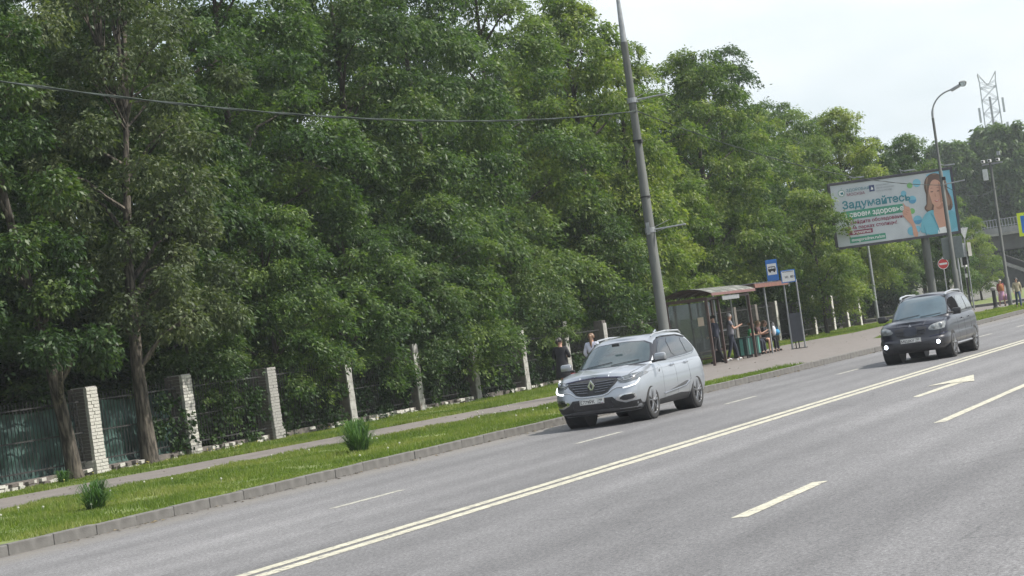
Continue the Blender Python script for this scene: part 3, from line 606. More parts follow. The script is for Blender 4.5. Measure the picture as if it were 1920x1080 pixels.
def cable(name,a,b,sag,r,label,n=40,twist=True):
    a=Vector(a);b=Vector(b); m=MB(); 
    for ph in((0,math.pi) if twist else (0,)):
        pts=[]
        for i in range(n+1):
            t=i/n; p=a.lerp(b,t); p.z-=4*sag*t*(1-t)
            if twist: p+=Vector((.0,0,1))*r*.8*math.cos(ph+t*n*1.1)+Vector((1,0,0))*r*.8*math.sin(ph+t*n*1.1)
            pts.append(p)
        m.tube(pts,r,5)
    tag(m.build(name,WIRE,smooth=True),label,'cable')
cable('overhead_cable',(-20.4,14.6,7.85),(-20.4,56.6,7.85),.93,.014,'long sagging black cable crossing in front of the trees left of the thick pole',60)
cable('overhead_cable',(-20.4,56.7,7.85),(-19.25,90,5.95),.55,.010,'sagging cable from the thick pole to the curved street lamp across the billboard',50)
cable('overhead_cable',(-19.25,90,5.95),(-21.95,116,6.6),.5,.010,'cable sagging between the curved street lamp and the camera pole',20)

lp=empty('street_lamp',(-19.3,90,.12),0,'grey street lamp with a curved arm standing in front of the billboard','street lamp')
MB().lathe([(.0,0),(.125,0),(.125,2.2),(.10,2.25),(.082,6.4),(.06,6.45),(.055,8.7),(0,8.7)],n=16).build('shaft',STEELP,lp,smooth=True)
arc=[(0,0,8.6)]+[(1.0*(1-math.cos(t)),0,8.8+.95*math.sin(t)) for t in [i*.17 for i in range(9)]]; arc+= [(1.25,0,9.82)]
MB().tube([(p[0]*1.0,p[1],p[2]) for p in arc],[.05]*3+[.035]*(len(arc)-3),8).build('curved_arm',GALV,lp,smooth=True)
hd=MB().box((1.12,0,9.80),(.42,.16,.13),0,Matrix.Rotation(R(-22),3,'Y')).build('lamp_head',GALV,lp,bevel=.03)
MB().lathe([(0,-.16),(.10,-.14),(.16,-.04),(.17,.04),(.10,.09),(0,.1)],(1.45,0,9.95),14).build('lamp_glass',glassm('lamp_glass',(.8,.85,.85),.4),hd,smooth=True)
MB().box((0.02,.12,3.15),(.86,.06,.92),R(10)).build('control_panel',pm('panel_grey',(.13,.15,.15),(.16,.18,.18),.6),lp,bevel=.01)
MB().tube([(.14,.2,0),(.14,.2,2.7)],.05,10).build('conduit',GALV,lp,smooth=True)
MB().tube([(0,0,5.85),(.95,0,5.9)],.022,8).build('bracket_arm',GALV,lp); MB().box((.12,-.1,6.1),(.14,.1,.14)).build('cable_clip',DARKM,lp)

cp=empty('camera_pole',(-22.0,115.2,.12),0,'slim grey pole topped by traffic cameras and a white box, right of the billboard','camera pole')
MB().lathe([(0,0),(.12,0),(.12,1.5),(.09,1.55),(.075,7.9),(0,7.9)],n=14).build('shaft',STEELP,cp,smooth=True)
MB().box((-.32,-.1,7.15),(.24,.2,.6)).build('white_box',pm('box_white',(.62,.63,.62),(.5,.51,.5),.5),cp,bevel=.01)
MB().box((.1,0,7.7),(1.1,.08,.08)).build('crossarm',GALV,cp); 
for x_ in(-.35,0,.45):
    c_=MB().box((x_,-.12,7.86),(.16,.3,.16)).build('camera_housing',pm('cam_white',(.6,.6,.58),None,.4),cp,bevel=.02); MB().lathe([(0,0),(.05,0),(.05,-.03),(0,-.03)],(x_,-.27,7.86),10,'Y').build('lens',DARKM,c_)
MB().box((.5,0,8.2),(.16,.16,.2)).build('antenna_box',GALV,cp)
lp3=empty('street_lamp',(-21.0,122.5,.12),0,'grey street lamp at the right edge of the picture, its arm curving out of frame','street lamp')
MB().lathe([(0,0),(.12,0),(.12,2),(.10,2.05),(.075,6.5),(.06,6.6),(.055,9.2),(0,9.2)],n=14).build('shaft',STEELP,lp3,smooth=True)
MB().tube([(p[0],p[1],p[2]+.5) for p in arc],.04,8).build('curved_arm',GALV,lp3,smooth=True)
MB().box((1.3,0,10.35),(.6,.18,.14),0,Matrix.Rotation(R(-22),3,'Y')).build('lamp_head',GALV,lp3,bevel=.03)
sp=empty('metal_post',(-30.6,120.5,.1),0,'slim pale grey post at the end of the fence, left of the dark car','post')
MB().lathe([(0,0),(.09,0),(.085,5.2),(0,5.2)],n=12).build('shaft',GALV,sp,smooth=True); MB().lathe([(0,5.2),(.12,5.2),(.1,5.26),(0,5.28)],n=12).build('cap',GALV,sp)

# text helper ------------------------------------------------------
def text(s,size,mat,parent,loc,rot,name='lettering',depth=.002,bold=0,align='LEFT',xs=1):
    c=bpy.data.curves.new(name,'FONT'); c.body=s; c.size=size; c.extrude=depth; c.offset=bold; c.align_x=align; c.resolution_u=3
    o=bpy.data.objects.new(name,c); COL.objects.link(o); dg=bpy.context.evaluated_depsgraph_get(); me=bpy.data.meshes.new_from_object(o.evaluated_get(dg)); COL.objects.unlink(o); bpy.data.objects.remove(o)
    me.materials.clear(); q=link(name,me,mat,parent,loc); q.rotation_euler=rot; q.scale=(xs,1,1); return q
def flat(name,pts,mat,parent,lvl,smooth=0,frame=None):
    """flat printed shape in the local X-Z plane facing -Y, lvl = layer"""
    for _ in range(smooth):
        q=[]; n=len(pts)
        for i in range(n):
            a=pts[i]; b=pts[(i+1)%n]; q+= [(a[0]*.75+b[0]*.25,a[1]*.75+b[1]*.25),(a[0]*.25+b[0]*.75,a[1]*.25+b[1]*.75)]
        pts=q
    me=bpy.data.meshes.new(name); bm=bmesh.new(); y=-.004*lvl; bm.faces.new([bm.verts.new((x,y,z)) for x,z in pts]); bmesh.ops.triangulate(bm,faces=bm.faces,ngon_method='EAR_CLIP'); bm.to_mesh(me); bm.free()
    return link(name,me,mat,parent)
def pr(name,c): return pm(name,c,tuple(q*.92 for q in c),.45,scale=2)
# billboard (6 x 3 m), facing the oncoming camera
ang=math.atan2(2.41,5.43)
bb=empty('billboard',(-24.76,103.7,0.12),ang,'large tilted-looking billboard with a smiling woman and green Cyrillic health advert','billboard')
pn=MB().box((0,.06,5.68),(5.94,.10,3.04)).build('panel',pr('print_white_shaded',(.50,.53,.56)),bb)  # white print toned down in colour for the panel's shaded face
m=MB()
for c,d in(((0,.06,7.27),(6.2,.2,.12)),((0,.06,4.09),(6.2,.2,.12)),((-3.04,.06,5.68),(.12,.2,3.06)),((3.04,.06,5.68),(.12,.2,3.06))): m.box(c,d)
m.build('frame',pm('frame_dark',(.035,.035,.05),(.06,.05,.06),.5),bb,bevel=.008)
MB().box((0,.2,5.68),(5.9,.14,2.9)).build('backing',GALV,bb)
MB().lathe([(0,0),(.22,0),(.20,4.1),(0,4.1)],(1.35,.3,0),16).build('post',STEELP,bb,smooth=True)
for x_ in(-1.9,.6,2.6):
    m=MB().tube([(x_,.05,7.33),(x_-.1,-.25,7.52),(x_+.02,-.5,7.42)],.02,6); m.box((x_+.3,-.5,7.42),(.5,.12,.06)); m.build('spotlight',GALV,bb)
fr=(0,0,0); C0=(0,5.68)
def U(u,v): return (-2.97+5.94*u, 4.16+3.04*v)    # u 0..1 left-right, v 0..1 bottom-top
T1=pr('print_teal',(.03,.20,.25)); T2=pr('print_green',(.05,.26,.17)); T3=pr('print_maroon',(.22,.03,.07)); T4=pr('print_blue',(.16,.42,.55)); T5=pr('print_lightblue',(.20,.48,.62)); T6=pr('print_leafgreen',(.18,.42,.14)); SK=pr('print_skin',(.55,.30,.22)); HR=pr('print_hair',(.13,.075,.055)); BZ=pr('print_blazer',(.14,.42,.52)); NV=pr('print_navy',(.04,.06,.16)); WH=pr('print_pale',(.72,.72,.72)); LIP=pr('print_lip',(.42,.10,.10)); HR2=pr('print_hair_light',(.26,.16,.11)); SK2=pr('print_skin_shade',(.42,.20,.14))
def circ(u,v,r,n=20): x,z=U(u,v); return [(x+r*math.cos(2*math.pi*k/n),z+r*math.sin(2*math.pi*k/n)) for k in range(n)]
P=lambda l:[U(*q) for q in l]
for u,v,r,mt in((.595,.72,.14,T4),(.655,.835,.14,T6),(.70,.88,.0,T5),(.66,.60,.20,T4),(.645,.42,.14,T6),(.68,.265,.22,T4),(.665,.02,.0,T6),(.60,-.0,.0,T4),(.715,.86,.2,T5),(.62,.10,.22,T4),(.67,.12,.16,T5)):
    if r>0: flat('printed_dot',circ(u,v,r),mt,pn,1); 
for u,v,r in((.68,.265,.2),(.66,.60,.18)):
    x,z=U(u,v); flat('printed_dot',[(x-r,z-.01),(x+r,z-.01)]+[(x+r*math.cos(t),z-r*math.sin(t)) for t in [k*math.pi/9 for k in range(1,9)]],pr('print_midblue',(.07,.27,.45)),pn,2)
flat('printed_dot',P([(.885,1),(1,1),(1,0),(.93,0),(.9,.5),(.80,.97)]),T5,pn,1)
flat('printed_portrait',P([(.785,.60),(.765,.78),(.79,.92),(.84,.985),(.90,.97),(.945,.88),(.955,.70),(.985,.52),(.985,.38),(.93,.30),(.86,.36),(.80,.33),(.76,.38),(.745,.45),(.775,.50)]),HR,pn,3,2)
flat('printed_portrait',P([(.69,0),(.705,.24),(.76,.37),(.82,.40),(.90,.32),(.955,.36),(1,.30),(1,0)]),BZ,pn,4,1)
flat('printed_portrait',P([(.815,.36),(.83,.20),(.845,.04),(.905,.04),(.935,.20),(.925,.36),(.90,.55),(.845,.55)]),SK,pn,5,1)
flat('printed_portrait',P([(.84,.09),(.90,.10),(.915,0),(.83,0)]),WH,pn,6)
flat('printed_portrait',P([(.80,.72),(.80,.60),(.815,.50),(.845,.43),(.875,.43),(.905,.52),(.92,.64),(.915,.80),(.88,.88),(.835,.87)]),SK,pn,7,2)
flat('printed_portrait',P([(.93,.8),(.95,.62),(.975,.48),(.945,.40),(.925,.55),(.905,.60)]),HR2,pn,8,1)
flat('printed_portrait',P([(.80,.72),(.785,.60),(.775,.46),(.755,.42),(.80,.38),(.82,.48),(.81,.6)]),HR2,pn,8,1)
for uu in(.828,.88): flat('printed_eye',[(U(uu,.685)[0]+.07*math.cos(t),U(uu,.685)[1]+.03*math.sin(t)) for t in [k*.628 for k in range(10)]],HR,pn,9); flat('printed_brow',P([(uu-.014,.735),(uu,.75),(uu+.014,.738),(uu,.742)]),HR,pn,9)
flat('printed_mouth',P([(.838,.545),(.858,.53),(.885,.56),(.865,.515),(.848,.515)]),LIP,pn,9); flat('printed_smile',P([(.843,.541),(.860,.533),(.878,.548),(.862,.528)]),WH,pn,10)
flat('printed_nose',P([(.851,.67),(.846,.60),(.858,.595)]),SK2,pn,9)
flat('printed_hand',P([(.625,0),(.63,.18),(.60,.26),(.565,.36),(.565,.45),(.59,.47),(.575,.56),(.58,.575),(.60,.50),(.625,.50),(.635,.42),(.632,.33),(.65,.22),(.675,0)]),SK,pn,4,1)
flat('printed_portrait',P([(.885,.84),(.915,.78),(.92,.64),(.905,.54),(.885,.47),(.893,.6),(.898,.7)]),SK2,pn,8,1)
flat('printed_portrait',P([(.845,.45),(.875,.43),(.90,.50),(.91,.42),(.875,.38),(.85,.40)]),SK2,pn,6,1)
for q in ([(.80,.93),(.785,.80),(.79,.66),(.796,.80),(.815,.92)],[(.93,.90),(.948,.80),(.95,.66),(.962,.72),(.955,.86)],[(.96,.62),(.975,.48),(.97,.38),(.985,.46),(.978,.58)],[(.84,.965),(.87,.95),(.90,.965),(.87,.975)]): flat('printed_hair_light',P(q),HR2,pn,9,1)
for q in ([(.80,.36),(.835,.18),(.85,.02),(.842,.02),(.825,.18),(.79,.34)],[(.945,.33),(.93,.18),(.90,.03),(.91,.03),(.94,.18),(.955,.32)],[(.72,.2),(.735,.05),(.74,.0),(.73,.0),(.725,.06)]): flat('printed_lapel',P(q),pr('print_blazer_shade',(.08,.30,.40)),pn,7,1)
for a,b in(((.58,.40),(.60,.37)),((.59,.43),(.612,.40)),((.60,.46),(.622,.43))): flat('printed_finger_line',P([a,(b[0],b[1]),(b[0],b[1]-.01),(a[0],a[1]-.01)]),SK2,pn,5)
RT=(R(90),0,0)
def tx(s,u,v,size,mt,lvl=2,bold=.0,xs=1): x,z=U(u,v); return text(s,size,mt,pn,(x,-.004*lvl,z),RT,'printed_text',.001,bold,xs=xs)
x0,z0=U(.085,.855)
flat('printed_logo',[(x0+.17*math.cos(t)*(1+.12*math.sin(t)),z0+.17*math.sin(t)) for t in [k*.314 for k in range(20)]],T2,pn,1); flat('printed_logo',[(x0+.145*math.cos(t)*(1+.12*math.sin(t)),z0+.145*math.sin(t)) for t in [k*.314 for k in range(20)]],WH,pn,2)
flat('printed_logo',[(x0-.06,z0-.10),(x0+.0,z0-.02),(x0-.08,z0+.02),(x0-.0,z0+.05),(x0+.09,z0+.06),(x0+.04,z0-.0),(x0+.09,z0-.11),(x0+.03,z0-.04)],T1,pn,3); flat('printed_logo',[(x0,z0+.17),(x0+.03,z0+.27),(x0+.05,z0+.25)],T2,pn,1)
tx('ЗДОРОВАЯ',.125,.87,.19,T1,xs=1.1); tx('МОСКВА',.125,.80,.19,T3,xs=1.1)
xq,zq=U(.34,.88); flat('printed_emblem',[(xq-.13,zq-.17),(xq+.13,zq-.17),(xq+.13,zq+.14),(xq-.13,zq+.14)],NV,pn,1); flat('printed_emblem',[(xq-.06,zq-.08),(xq,zq+.07),(xq+.07,zq-.02),(xq+.05,zq-.10)],WH,pn,2)
for k in range(3): tx(['ДЕПАРТАМЕНТ','ЗДРАВООХРАНЕНИЯ','ГОРОДА МОСКВЫ'][k],.375,.90-.045*k,.085,pr('print_grey',(.25,.27,.3)))
tx('Задумайтесь',.075,.60,.52,T1,2,.012,xs=1.02)
flat('printed_band',P([(.06,.56),(.575,.56),(.575,.42),(.06,.42)]),T2,pn,1); tx('о своем здоровье',.075,.455,.355,WH,3,.007,xs=.96)
tx('Пройдите обследование',.10,.34,.24,T3,2,.005); tx('в 46 парках столицы!',.10,.255,.24,T3,2,.005)
flat('printed_band',P([(.10,.235),(.30,.235),(.30,.165),(.10,.165)]),T3,pn,1); tx('Бесплатно',.13,.18,.18,WH,3,.003)
flat('printed_band',P([(.10,.13),(.40,.13),(.40,.035),(.10,.035)]),T2,pn,1); tx('mosgorzdrav.ru/zm',.115,.062,.21,WH,3,.003)

# sign posts around the junction
RED=pm('sign_red',(.55,.02,.02),(.5,.02,.02),.4); SWH=pm('sign_white',(.75,.75,.73),(.68,.68,.66),.4); SBL=pm('sign_blue',(.02,.16,.50),(.02,.14,.44),.4); SYL=pm('sign_yellow',(.60,.72,.02),(.55,.66,.03),.4); BLK=pm('print_black',(.02,.02,.02),None,.5)
ne=empty('no_entry_sign',(-30.6,139.5,.12),R(14),'round red no entry sign with white bar on a thin post under the billboard','road sign')
MB().tube([(0,.04,0),(0,.04,3.4)],.035,8).build('post',GALV,ne); d=MB().lathe([(0,-.01),(.35,-.01),(.35,.01),(0,.01)],(0,0,2.95),28,'Y').build('disc',RED,ne)
MB().lathe([(.32,-.016),(.352,-.016),(.352,-.006),(.32,-.006)],(0,0,2.95),28,'Y').build('rim',SWH,d); MB().box((0,-.014,2.95),(.5,.006,.12)).build('white_bar',SWH,d)
yl=empty('yield_sign',(-24.2,116.5,.12),R(62),'grey backs of one triangular and two rectangular road signs on a tall post','road sign')
MB().tube([(0,.03,0),(0,.03,4.6)],.04,8).build('post',GALV,yl)
MB().add([(-.38,-.02,4.55),(.38,-.02,4.55),(0,-.02,3.9),(-.38,.0,4.55),(.38,.0,4.55),(0,.0,3.9)],[(0,1,2),(3,5,4),(0,3,4,1),(1,4,5,2),(2,5,3,0)]).build('triangle_plate',GALV,yl)
for s_ in(-1,1): MB().box((.2*s_,-.06*s_,3.35),(.42,.02,.75),R(14*s_)).build('rectangular_plate',GALV if s_<0 else CONC,yl)
# short information post + bollard
ip=empty('information_post',(-24.9,119.0,.12),0,'thin dark post with a small white plate, just right of the dark car roof','post')
MB().tube([(0,0,0),(0,0,2.35)],.05,8).build('post',DARKM,ip); MB().box((0,-.07,1.95),(.12,.02,.22)).build('plate',SWH,ip)
tl=empty('traffic_light',(-26.3,125.5,.12),R(60),'traffic light seen from the side with pale backing strip, right of the curved lamp','traffic light')
MB().tube([(0,0,0),(0,0,2.6)],.055,8).build('post',GALV,tl)
h_=MB().box((0,-.12,3.0),(.3,.22,.85)).build('housing',DARKM,tl,bevel=.02); MB().box((0,.02,3.0),(.5,.02,1.05)).build('back_board',SWH,tl)
for k,(z_,mt) in enumerate(((3.27,(.12,.01,.01)),(3.0,(.12,.07,.01)),(2.73,(.01,.1,.04)))): MB().lathe([(0,-.24),(.1,-.24),(.1,-.22),(0,-.22)],(0,0,z_),12,'Y').build('lens',pm('lens%d'%k,mt,None,.3),h_); MB().tube([(0,-.23,z_),(0,-.34,z_)],.11,12,cap=False).build('hood',DARKM,h_)
bo=empty('bollard',(-22.6,114.2,.12),0,'dark concrete bollard with a rounded pale top beside the woman in orange','bollard')
MB().lathe([(0,0),(.16,0),(.16,.05),(.11,.08),(.10,.95),(0,.95)],n=14).build('column',DARKM,bo,smooth=True); MB().lathe([(0,.95),(.15,.95),(.17,1.03),(.14,1.12),(0,1.16)],n=14).build('cap',CONC,bo,smooth=True)
ys=empty('road_sign',(-16.6,92.5,.12),R(16),'blue road sign with a fluorescent yellow-green border cut by the right edge','road sign')
ys.location=(-15.95,90.2,0)
MB().tube([(.0,.05,0),(.0,.05,4.6)],.04,8).build('post',GALV,ys)
sb=MB().box((-.0,0,3.82),(.98,.02,.98)).build('border_plate',SYL,ys); MB().box((0,-.016,3.82),(.72,.01,.72)).build('blue_plate',SBL,sb)
flat('white_triangle',[(-.3,3.52),(.3,3.52),(0,4.1)],SWH,sb,6)

# ------------------------------------------------------------------ bus shelter
bs=empty('bus_shelter',(-23.5,69.5,.126),0,'brown steel bus shelter with arched slatted roof and glass end wall','bus shelter')
GL=glassm('shelter_glass',(.78,.84,.82),.16)
LA=4.8
def posts(l,r=.045):
    for x_,y_,h_ in l: MB().box((x_,y_,h_/2),(r*2,r*2,h_)).build('post',BROWNM,bs,bevel=.006)
posts([(0,0,2.35),(-1.45,0,2.35),(-1.45,LA/2,2.35),(-1.45,LA,2.35),(0,1.25,2.35),(-.02,LA,2.35)])
def arch(x): return 2.42+.24*(1-((x+.68)/.98)**2)
for yy in(0,1.2,2.4,3.6,LA):
    MB().tube([(x,yy,arch(x)) for x in np.linspace(.22,-1.6,12)],.028,6).build('roof_rib',BROWNM,bs,smooth=True)
for yy in(.3,.62,.92,1.5,1.8,2.1,2.7,3.0,3.3,3.9,4.2,4.5): MB().tube([(x,yy,arch(x)) for x in np.linspace(.2,-1.58,9)],.014,5).build('roof_slat',BROWNM,bs)
RG=pm('roof_sheet',(.24,.235,.21),(.055,.06,.045),.6,scale=3.0,lo=.42,hi=.50,bump=.3,stretch=(1,2.5,1))  # pale streaks paint the roof's reflections into the dark sheet colour
v=[];n_=14
for y_ in(-.08,LA+.08):
    for dz in(.03,.042):
        for x in np.linspace(.25,-1.62,n_): v.append((x,y_,arch(x)+dz))
f=[(0*n_+i,2*n_+i,2*n_+i+1,i+1) for i in range(n_-1)]+[(n_+i,n_+i+1,3*n_+i+1,3*n_+i) for i in range(n_-1)]+[(0,n_,3*n_,2*n_),(n_-1,2*n_-1,4*n_-1,3*n_-1)]
MB().add(v,f).build('roof_sheet',RG,bs,smooth=True)
MB().box((.25,LA/2,arch(.24)-.02),(.05,LA+.2,.10)).build('fascia',pm('fascia_red',(.20,.10,.09),(.15,.08,.075),.5),bs,bevel=.01)
MB().box((.21,2.1,2.27),(.03,1.9,.15)).build('name_board',GALV,bs)
for z_ in(2.32,): MB().box((-.72,0,z_),(1.4,.07,.10)).build('beam',BROWNM,bs); MB().box((-.72,LA,z_),(1.4,.07,.10)).build('beam',BROWNM,bs); MB().box((-1.45,LA/2,z_),(.07,LA,.10)).build('beam',BROWNM,bs); MB().box((0.0,LA/2,z_-.02),(.06,LA,.08)).build('beam',BROWNM,bs)
MB().box((-.72,0,1.27),(1.34,.012,1.9)).build('glass_pane',GL,bs); MB().box((-.72,0,.27),(1.36,.04,.06)).build('glass_rail',BROWNM,bs)
for k in range(2): MB().box((-1.45,LA/4+k*LA/2,1.27),(.012,LA/2-.12,1.9)).build('glass_pane',GL,bs); MB().box((-1.45,LA/4+k*LA/2,.27),(.04,LA/2-.1,.06)).build('glass_rail',BROWNM,bs)
MB().box((-.28,-.012,1.55),(.21,.008,.30)).build('notice',pm('paper',(.45,.36,.28),(.5,.42,.33),.8),bs); MB().box((-.52,.012,1.50),(.20,.008,.28)).build('notice',pm('paper2',(.5,.5,.48),None,.8),bs)
MB().box((-1.2,2.9,.46),(.36,2.6,.05)).build('bench_seat',BROWNM,bs,bevel=.01)
for yy in(1.8,4.0): MB().box((-1.2,yy,.22),(.3,.05,.44)).build('bench_leg',DARKM,bs)
# flat canopy with seats beyond
cs=empty('seating_canopy',(-23.6,74.9,.126),0,'flat brown canopy on thin grey posts joined to the far end of the bus shelter','canopy')
MB().box((-.72,2.2,2.62),(1.75,4.2,.07)).build('roof_panel',BROWNM,cs,bevel=.01); MB().box((.17,2.2,2.56),(.06,4.3,.14)).build('fascia',pm('fascia_rust',(.20,.085,.06),(.14,.07,.055),.6),cs)
for k in range(8): MB().box((-.72,.4+.5*k,2.67),(1.7,.04,.035)).build('roof_slat',GALV,cs)
for x_,y_ in((.0,1.75),(.05,4.2),(-1.5,.2),(-1.5,4.2),(-1.5,2.2)): MB().tube([(x_,y_,0),(x_,y_,2.58)],.036,10).build('post',GALV,cs,smooth=True)
MB().box((-1.15,2.4,.46),(.4,3.0,.05)).build('bench_seat',BROWNM,cs,bevel=.01)
for yy in(1.1,3.7): MB().box((-1.15,yy,.22),(.3,.05,.44)).build('bench_leg',DARKM,cs)
MB().box((-1.5,1.1,1.1),(.02,1.9,.05)).build('back_rail',GALV,cs)
# bus stop sign above the canopy
st=empty('bus_stop_sign',(-23.4,78.1,2.82),R(20),'blue bus stop sign with a white square and black bus, above the canopy','bus stop sign')
pl=MB().box((-.3,0,.45),(.60,.04,.92)).build('blue_plate',SBL,st,bevel=.01); MB().tube([(-.28,.05,-.1),(-.28,.05,.9)],.03,8).build('bracket',GALV,st)
flat('white_square',[(-.54,.26),(-.06,.26),(-.06,.74),(-.54,.74)],SWH,pl,6)
flat('bus_symbol',[(-.50,.42),(-.50,.56),(-.47,.62),(-.14,.62),(-.10,.56),(-.10,.42)],BLK,pl,7,0)
for k in range(4): flat('bus_symbol_window',[(-.475+.085*k,.52),(-.41+.085*k,.52),(-.41+.085*k,.585),(-.475+.085*k,.585)],SWH,pl,8)
for x_ in(-.41,-.19): flat('bus_symbol_wheel',[(x_+.05*math.cos(t),.41+.05*math.sin(t)) for t in [q*.52 for q in range(12)]],BLK,pl,8)
rs_=empty('route_sign',(-23.0,77.65,2.66),R(20),'white route board with small black numbers right of the blue bus stop sign','sign')
pl=MB().box((.12,0,.28),(.66,.04,.54)).build('frame_plate',SBL,rs_,bevel=.008); flat('white_face',[(-.17,.05),(.41,.05),(.41,.51),(-.17,.51)],SWH,pl,6); text('Н1  851',.14,BLK,pl,(-.04,-.03,.20),RT,'lettering',.001,.004); MB().tube([(.1,.05,-.15),(.1,.05,.5)],.025,8).build('bracket',GALV,rs_)
m=MB().box((0.12,-.03,.475),(.5,.006,.02)); m.build('lettering_row',BLK,rs_)
st.scale=(.72,1,.88); rs_.scale=(.82,1,.88)
# timetable post
tp=empty('timetable_stand',(-23.3,79.2,.126),R(18),'tall slim post with a dark timetable panel, far end of bus stop','stand')
MB().tube([(.22,0,0),(.22,0,2.65)],.035,10).build('post',GALV,tp,smooth=True); MB().box((-.05,.0,.82),(.48,.07,1.1)).build('dark_panel',pm('dark_panel',(.04,.045,.055),(.05,.055,.07),.4),tp,bevel=.012); MB().box((0,0,.012),(.62,.35,.024)).build('base_plate',DARKM,tp)
for x_ in(-.12,.0,.22): MB().tube([(x_,0,0),(x_,0,.3)],.022,8).build('leg',DARKM,tp)
# green bins
GB=pm('bin_green',(.007,.028,.023),(.012,.04,.032),.65); GS=pm('bin_stripe',(.08,.25,.21),(.10,.30,.25),.45)
def bin_(x,y,label):
    b=empty('litter_bin',(x,y,.126),0,label,'litter bin','green litter bins at the bus stop'); b.scale=(1,1,.80); q=MB().box((0,0,.52),(.42,.48,.78)).build('body',GB,b,bevel=.03); MB().box((0.215,.0,.52),(.012,.12,.74)).build('pale_stripe',GS,q); MB().box((0,-.246,.52),(.12,.012,.74)).build('pale_stripe',GS,q)
    MB().box((0,0,.935),(.46,.52,.05)).build('lid',GB,b,bevel=.01)
    for a_ in(-.15,.15): MB().box((a_,0,.065),(.04,.4,.13)).build('foot',DARKM,b)
bin_(-23.9,74.2,'dark green litter bin with pale stripe, left one nearer the standing people'); bin_(-23.85,75.2,'dark green litter bin with pale stripe, right one beside the seated woman in green')

# ------------------------------------------------------------------ cars
def sm(xs,ys,x):      # smooth monotone-ish interpolation
    xs=list(xs); ys=list(ys); n=len(xs)
    if x<=xs[0]: return ys[0]
    if x>=xs[-1]: return ys[-1]
    i=max(k for k in range(n) if xs[k]<=x); i=min(i,n-2)
    def sl(k):
        if k<=0: return (ys[1]-ys[0])/(xs[1]-xs[0])
        if k>=n-1: return (ys[-1]-ys[-2])/(xs[-1]-xs[-2])
        a=(ys[k]-ys[k-1])/(xs[k]-xs[k-1]); b=(ys[k+1]-ys[k])/(xs[k+1]-xs[k]); return 0 if a*b<=0 else 2*a*b/(a+b)
    h=xs[i+1]-xs[i]; t=(x-xs[i])/h; m0,m1=sl(i)*h,sl(i+1)*h
    return (2*t**3-3*t*t+1)*ys[i]+(t**3-2*t*t+t)*m0+(-2*t**3+3*t*t)*ys[i+1]+(t**3-t*t)*m1
def ring(yF,yR,W,Rf,Rr,nf,nr,nm=34,na=16,taper=.0):
    pts=[]
    for i in range(na+1):
        q=math.pi/2*i/na; pts.append((W*math.sin(q)**(2/nf),yF+Rf*(1-math.cos(q)**(2/nf))))
    y0,y1=yF+Rf,yR-Rr
    for i in range(1,nm): pts.append((W,y0+(y1-y0)*i/nm))
    for i in range(na,-1,-1):
        q=math.pi/2*i/na; pts.append((W*math.sin(q)**(2/nr),yR-Rr*(1-math.cos(q)**(2/nr))))
    yc=(yF+yR)/2
    return [(x*(1-taper*((y-yc)/(yR-yc))**2),y) for x,y in pts]
def shell(levels,zf,capf=None,floor=True,mcap=12):
    """levels: list of (a,ring) ; zf(a,x,y)->z ; capf(x,y,W)->z of the top"""
    V=[];Fc=[]; prev=None; n=len(levels[0][1])
    for a,rg in levels:
        b=len(V); full=rg+[(-x,y) for x,y in rg[-2:0:-1]]; V+=[(x,y,zf(a,abs(x),y)) for x,y in full]
        mm=len(full)
        if prev is not None:
            for k in range(mm): Fc.append((prev+k,prev+(k+1)%mm,b+(k+1)%mm,b+k))
        prev=b
    def cap(rg,f):
        b=len(V)
        for x,y in rg:
            for j in range(mcap+1): xx=x*(1-2*j/mcap); V.append((xx,y,f(xx,y,x)))
        for i in range(len(rg)-1):
            for j in range(mcap): q=b+i*(mcap+1)+j; Fc.append((q,q+1,q+mcap+2,q+mcap+1))
    at,rt=levels[-1]; cap(rt,lambda x,y,w:(capf(x,y,w) if w>1e-6 else zf(at,0,y)))
    a0,rb=levels[0]; cap(rb,lambda x,y,w:zf(a0,w,y))
    bm=bmesh.new(); vs=[bm.verts.new(v) for v in V]
    for f in Fc:
        try: bm.faces.new([vs[i] for i in f])
        except ValueError: pass
    bmesh.ops.remove_doubles(bm,verts=bm.verts,dist=2e-4); bmesh.ops.dissolve_degenerate(bm,dist=1e-5,edges=bm.edges); bmesh.ops.recalc_face_normals(bm,faces=bm.faces); return bm
def bvh(bm): return BVHTree.FromBMesh(bm)
def proj(bv,o,d,off):
    h=bv.ray_cast(o,d,12)
    if h[0] is None:
        h=bv.find_nearest(o+d*5)
        if h[0] is None: return None
    nrm=h[1]
    if nrm.dot(d)>0: nrm=-nrm
    return h[0]+nrm*off
def rnd_poly(pts,k):
    for _ in range(k):
        q=[]; n=len(pts)
        for i in range(n):
            a=pts[i]; b=pts[(i+1)%n]; q+=[(a[0]*.8+b[0]*.2,a[1]*.8+b[1]*.2),(a[0]*.2+b[0]*.8,a[1]*.2+b[1]*.8)]
        pts=q
    return pts
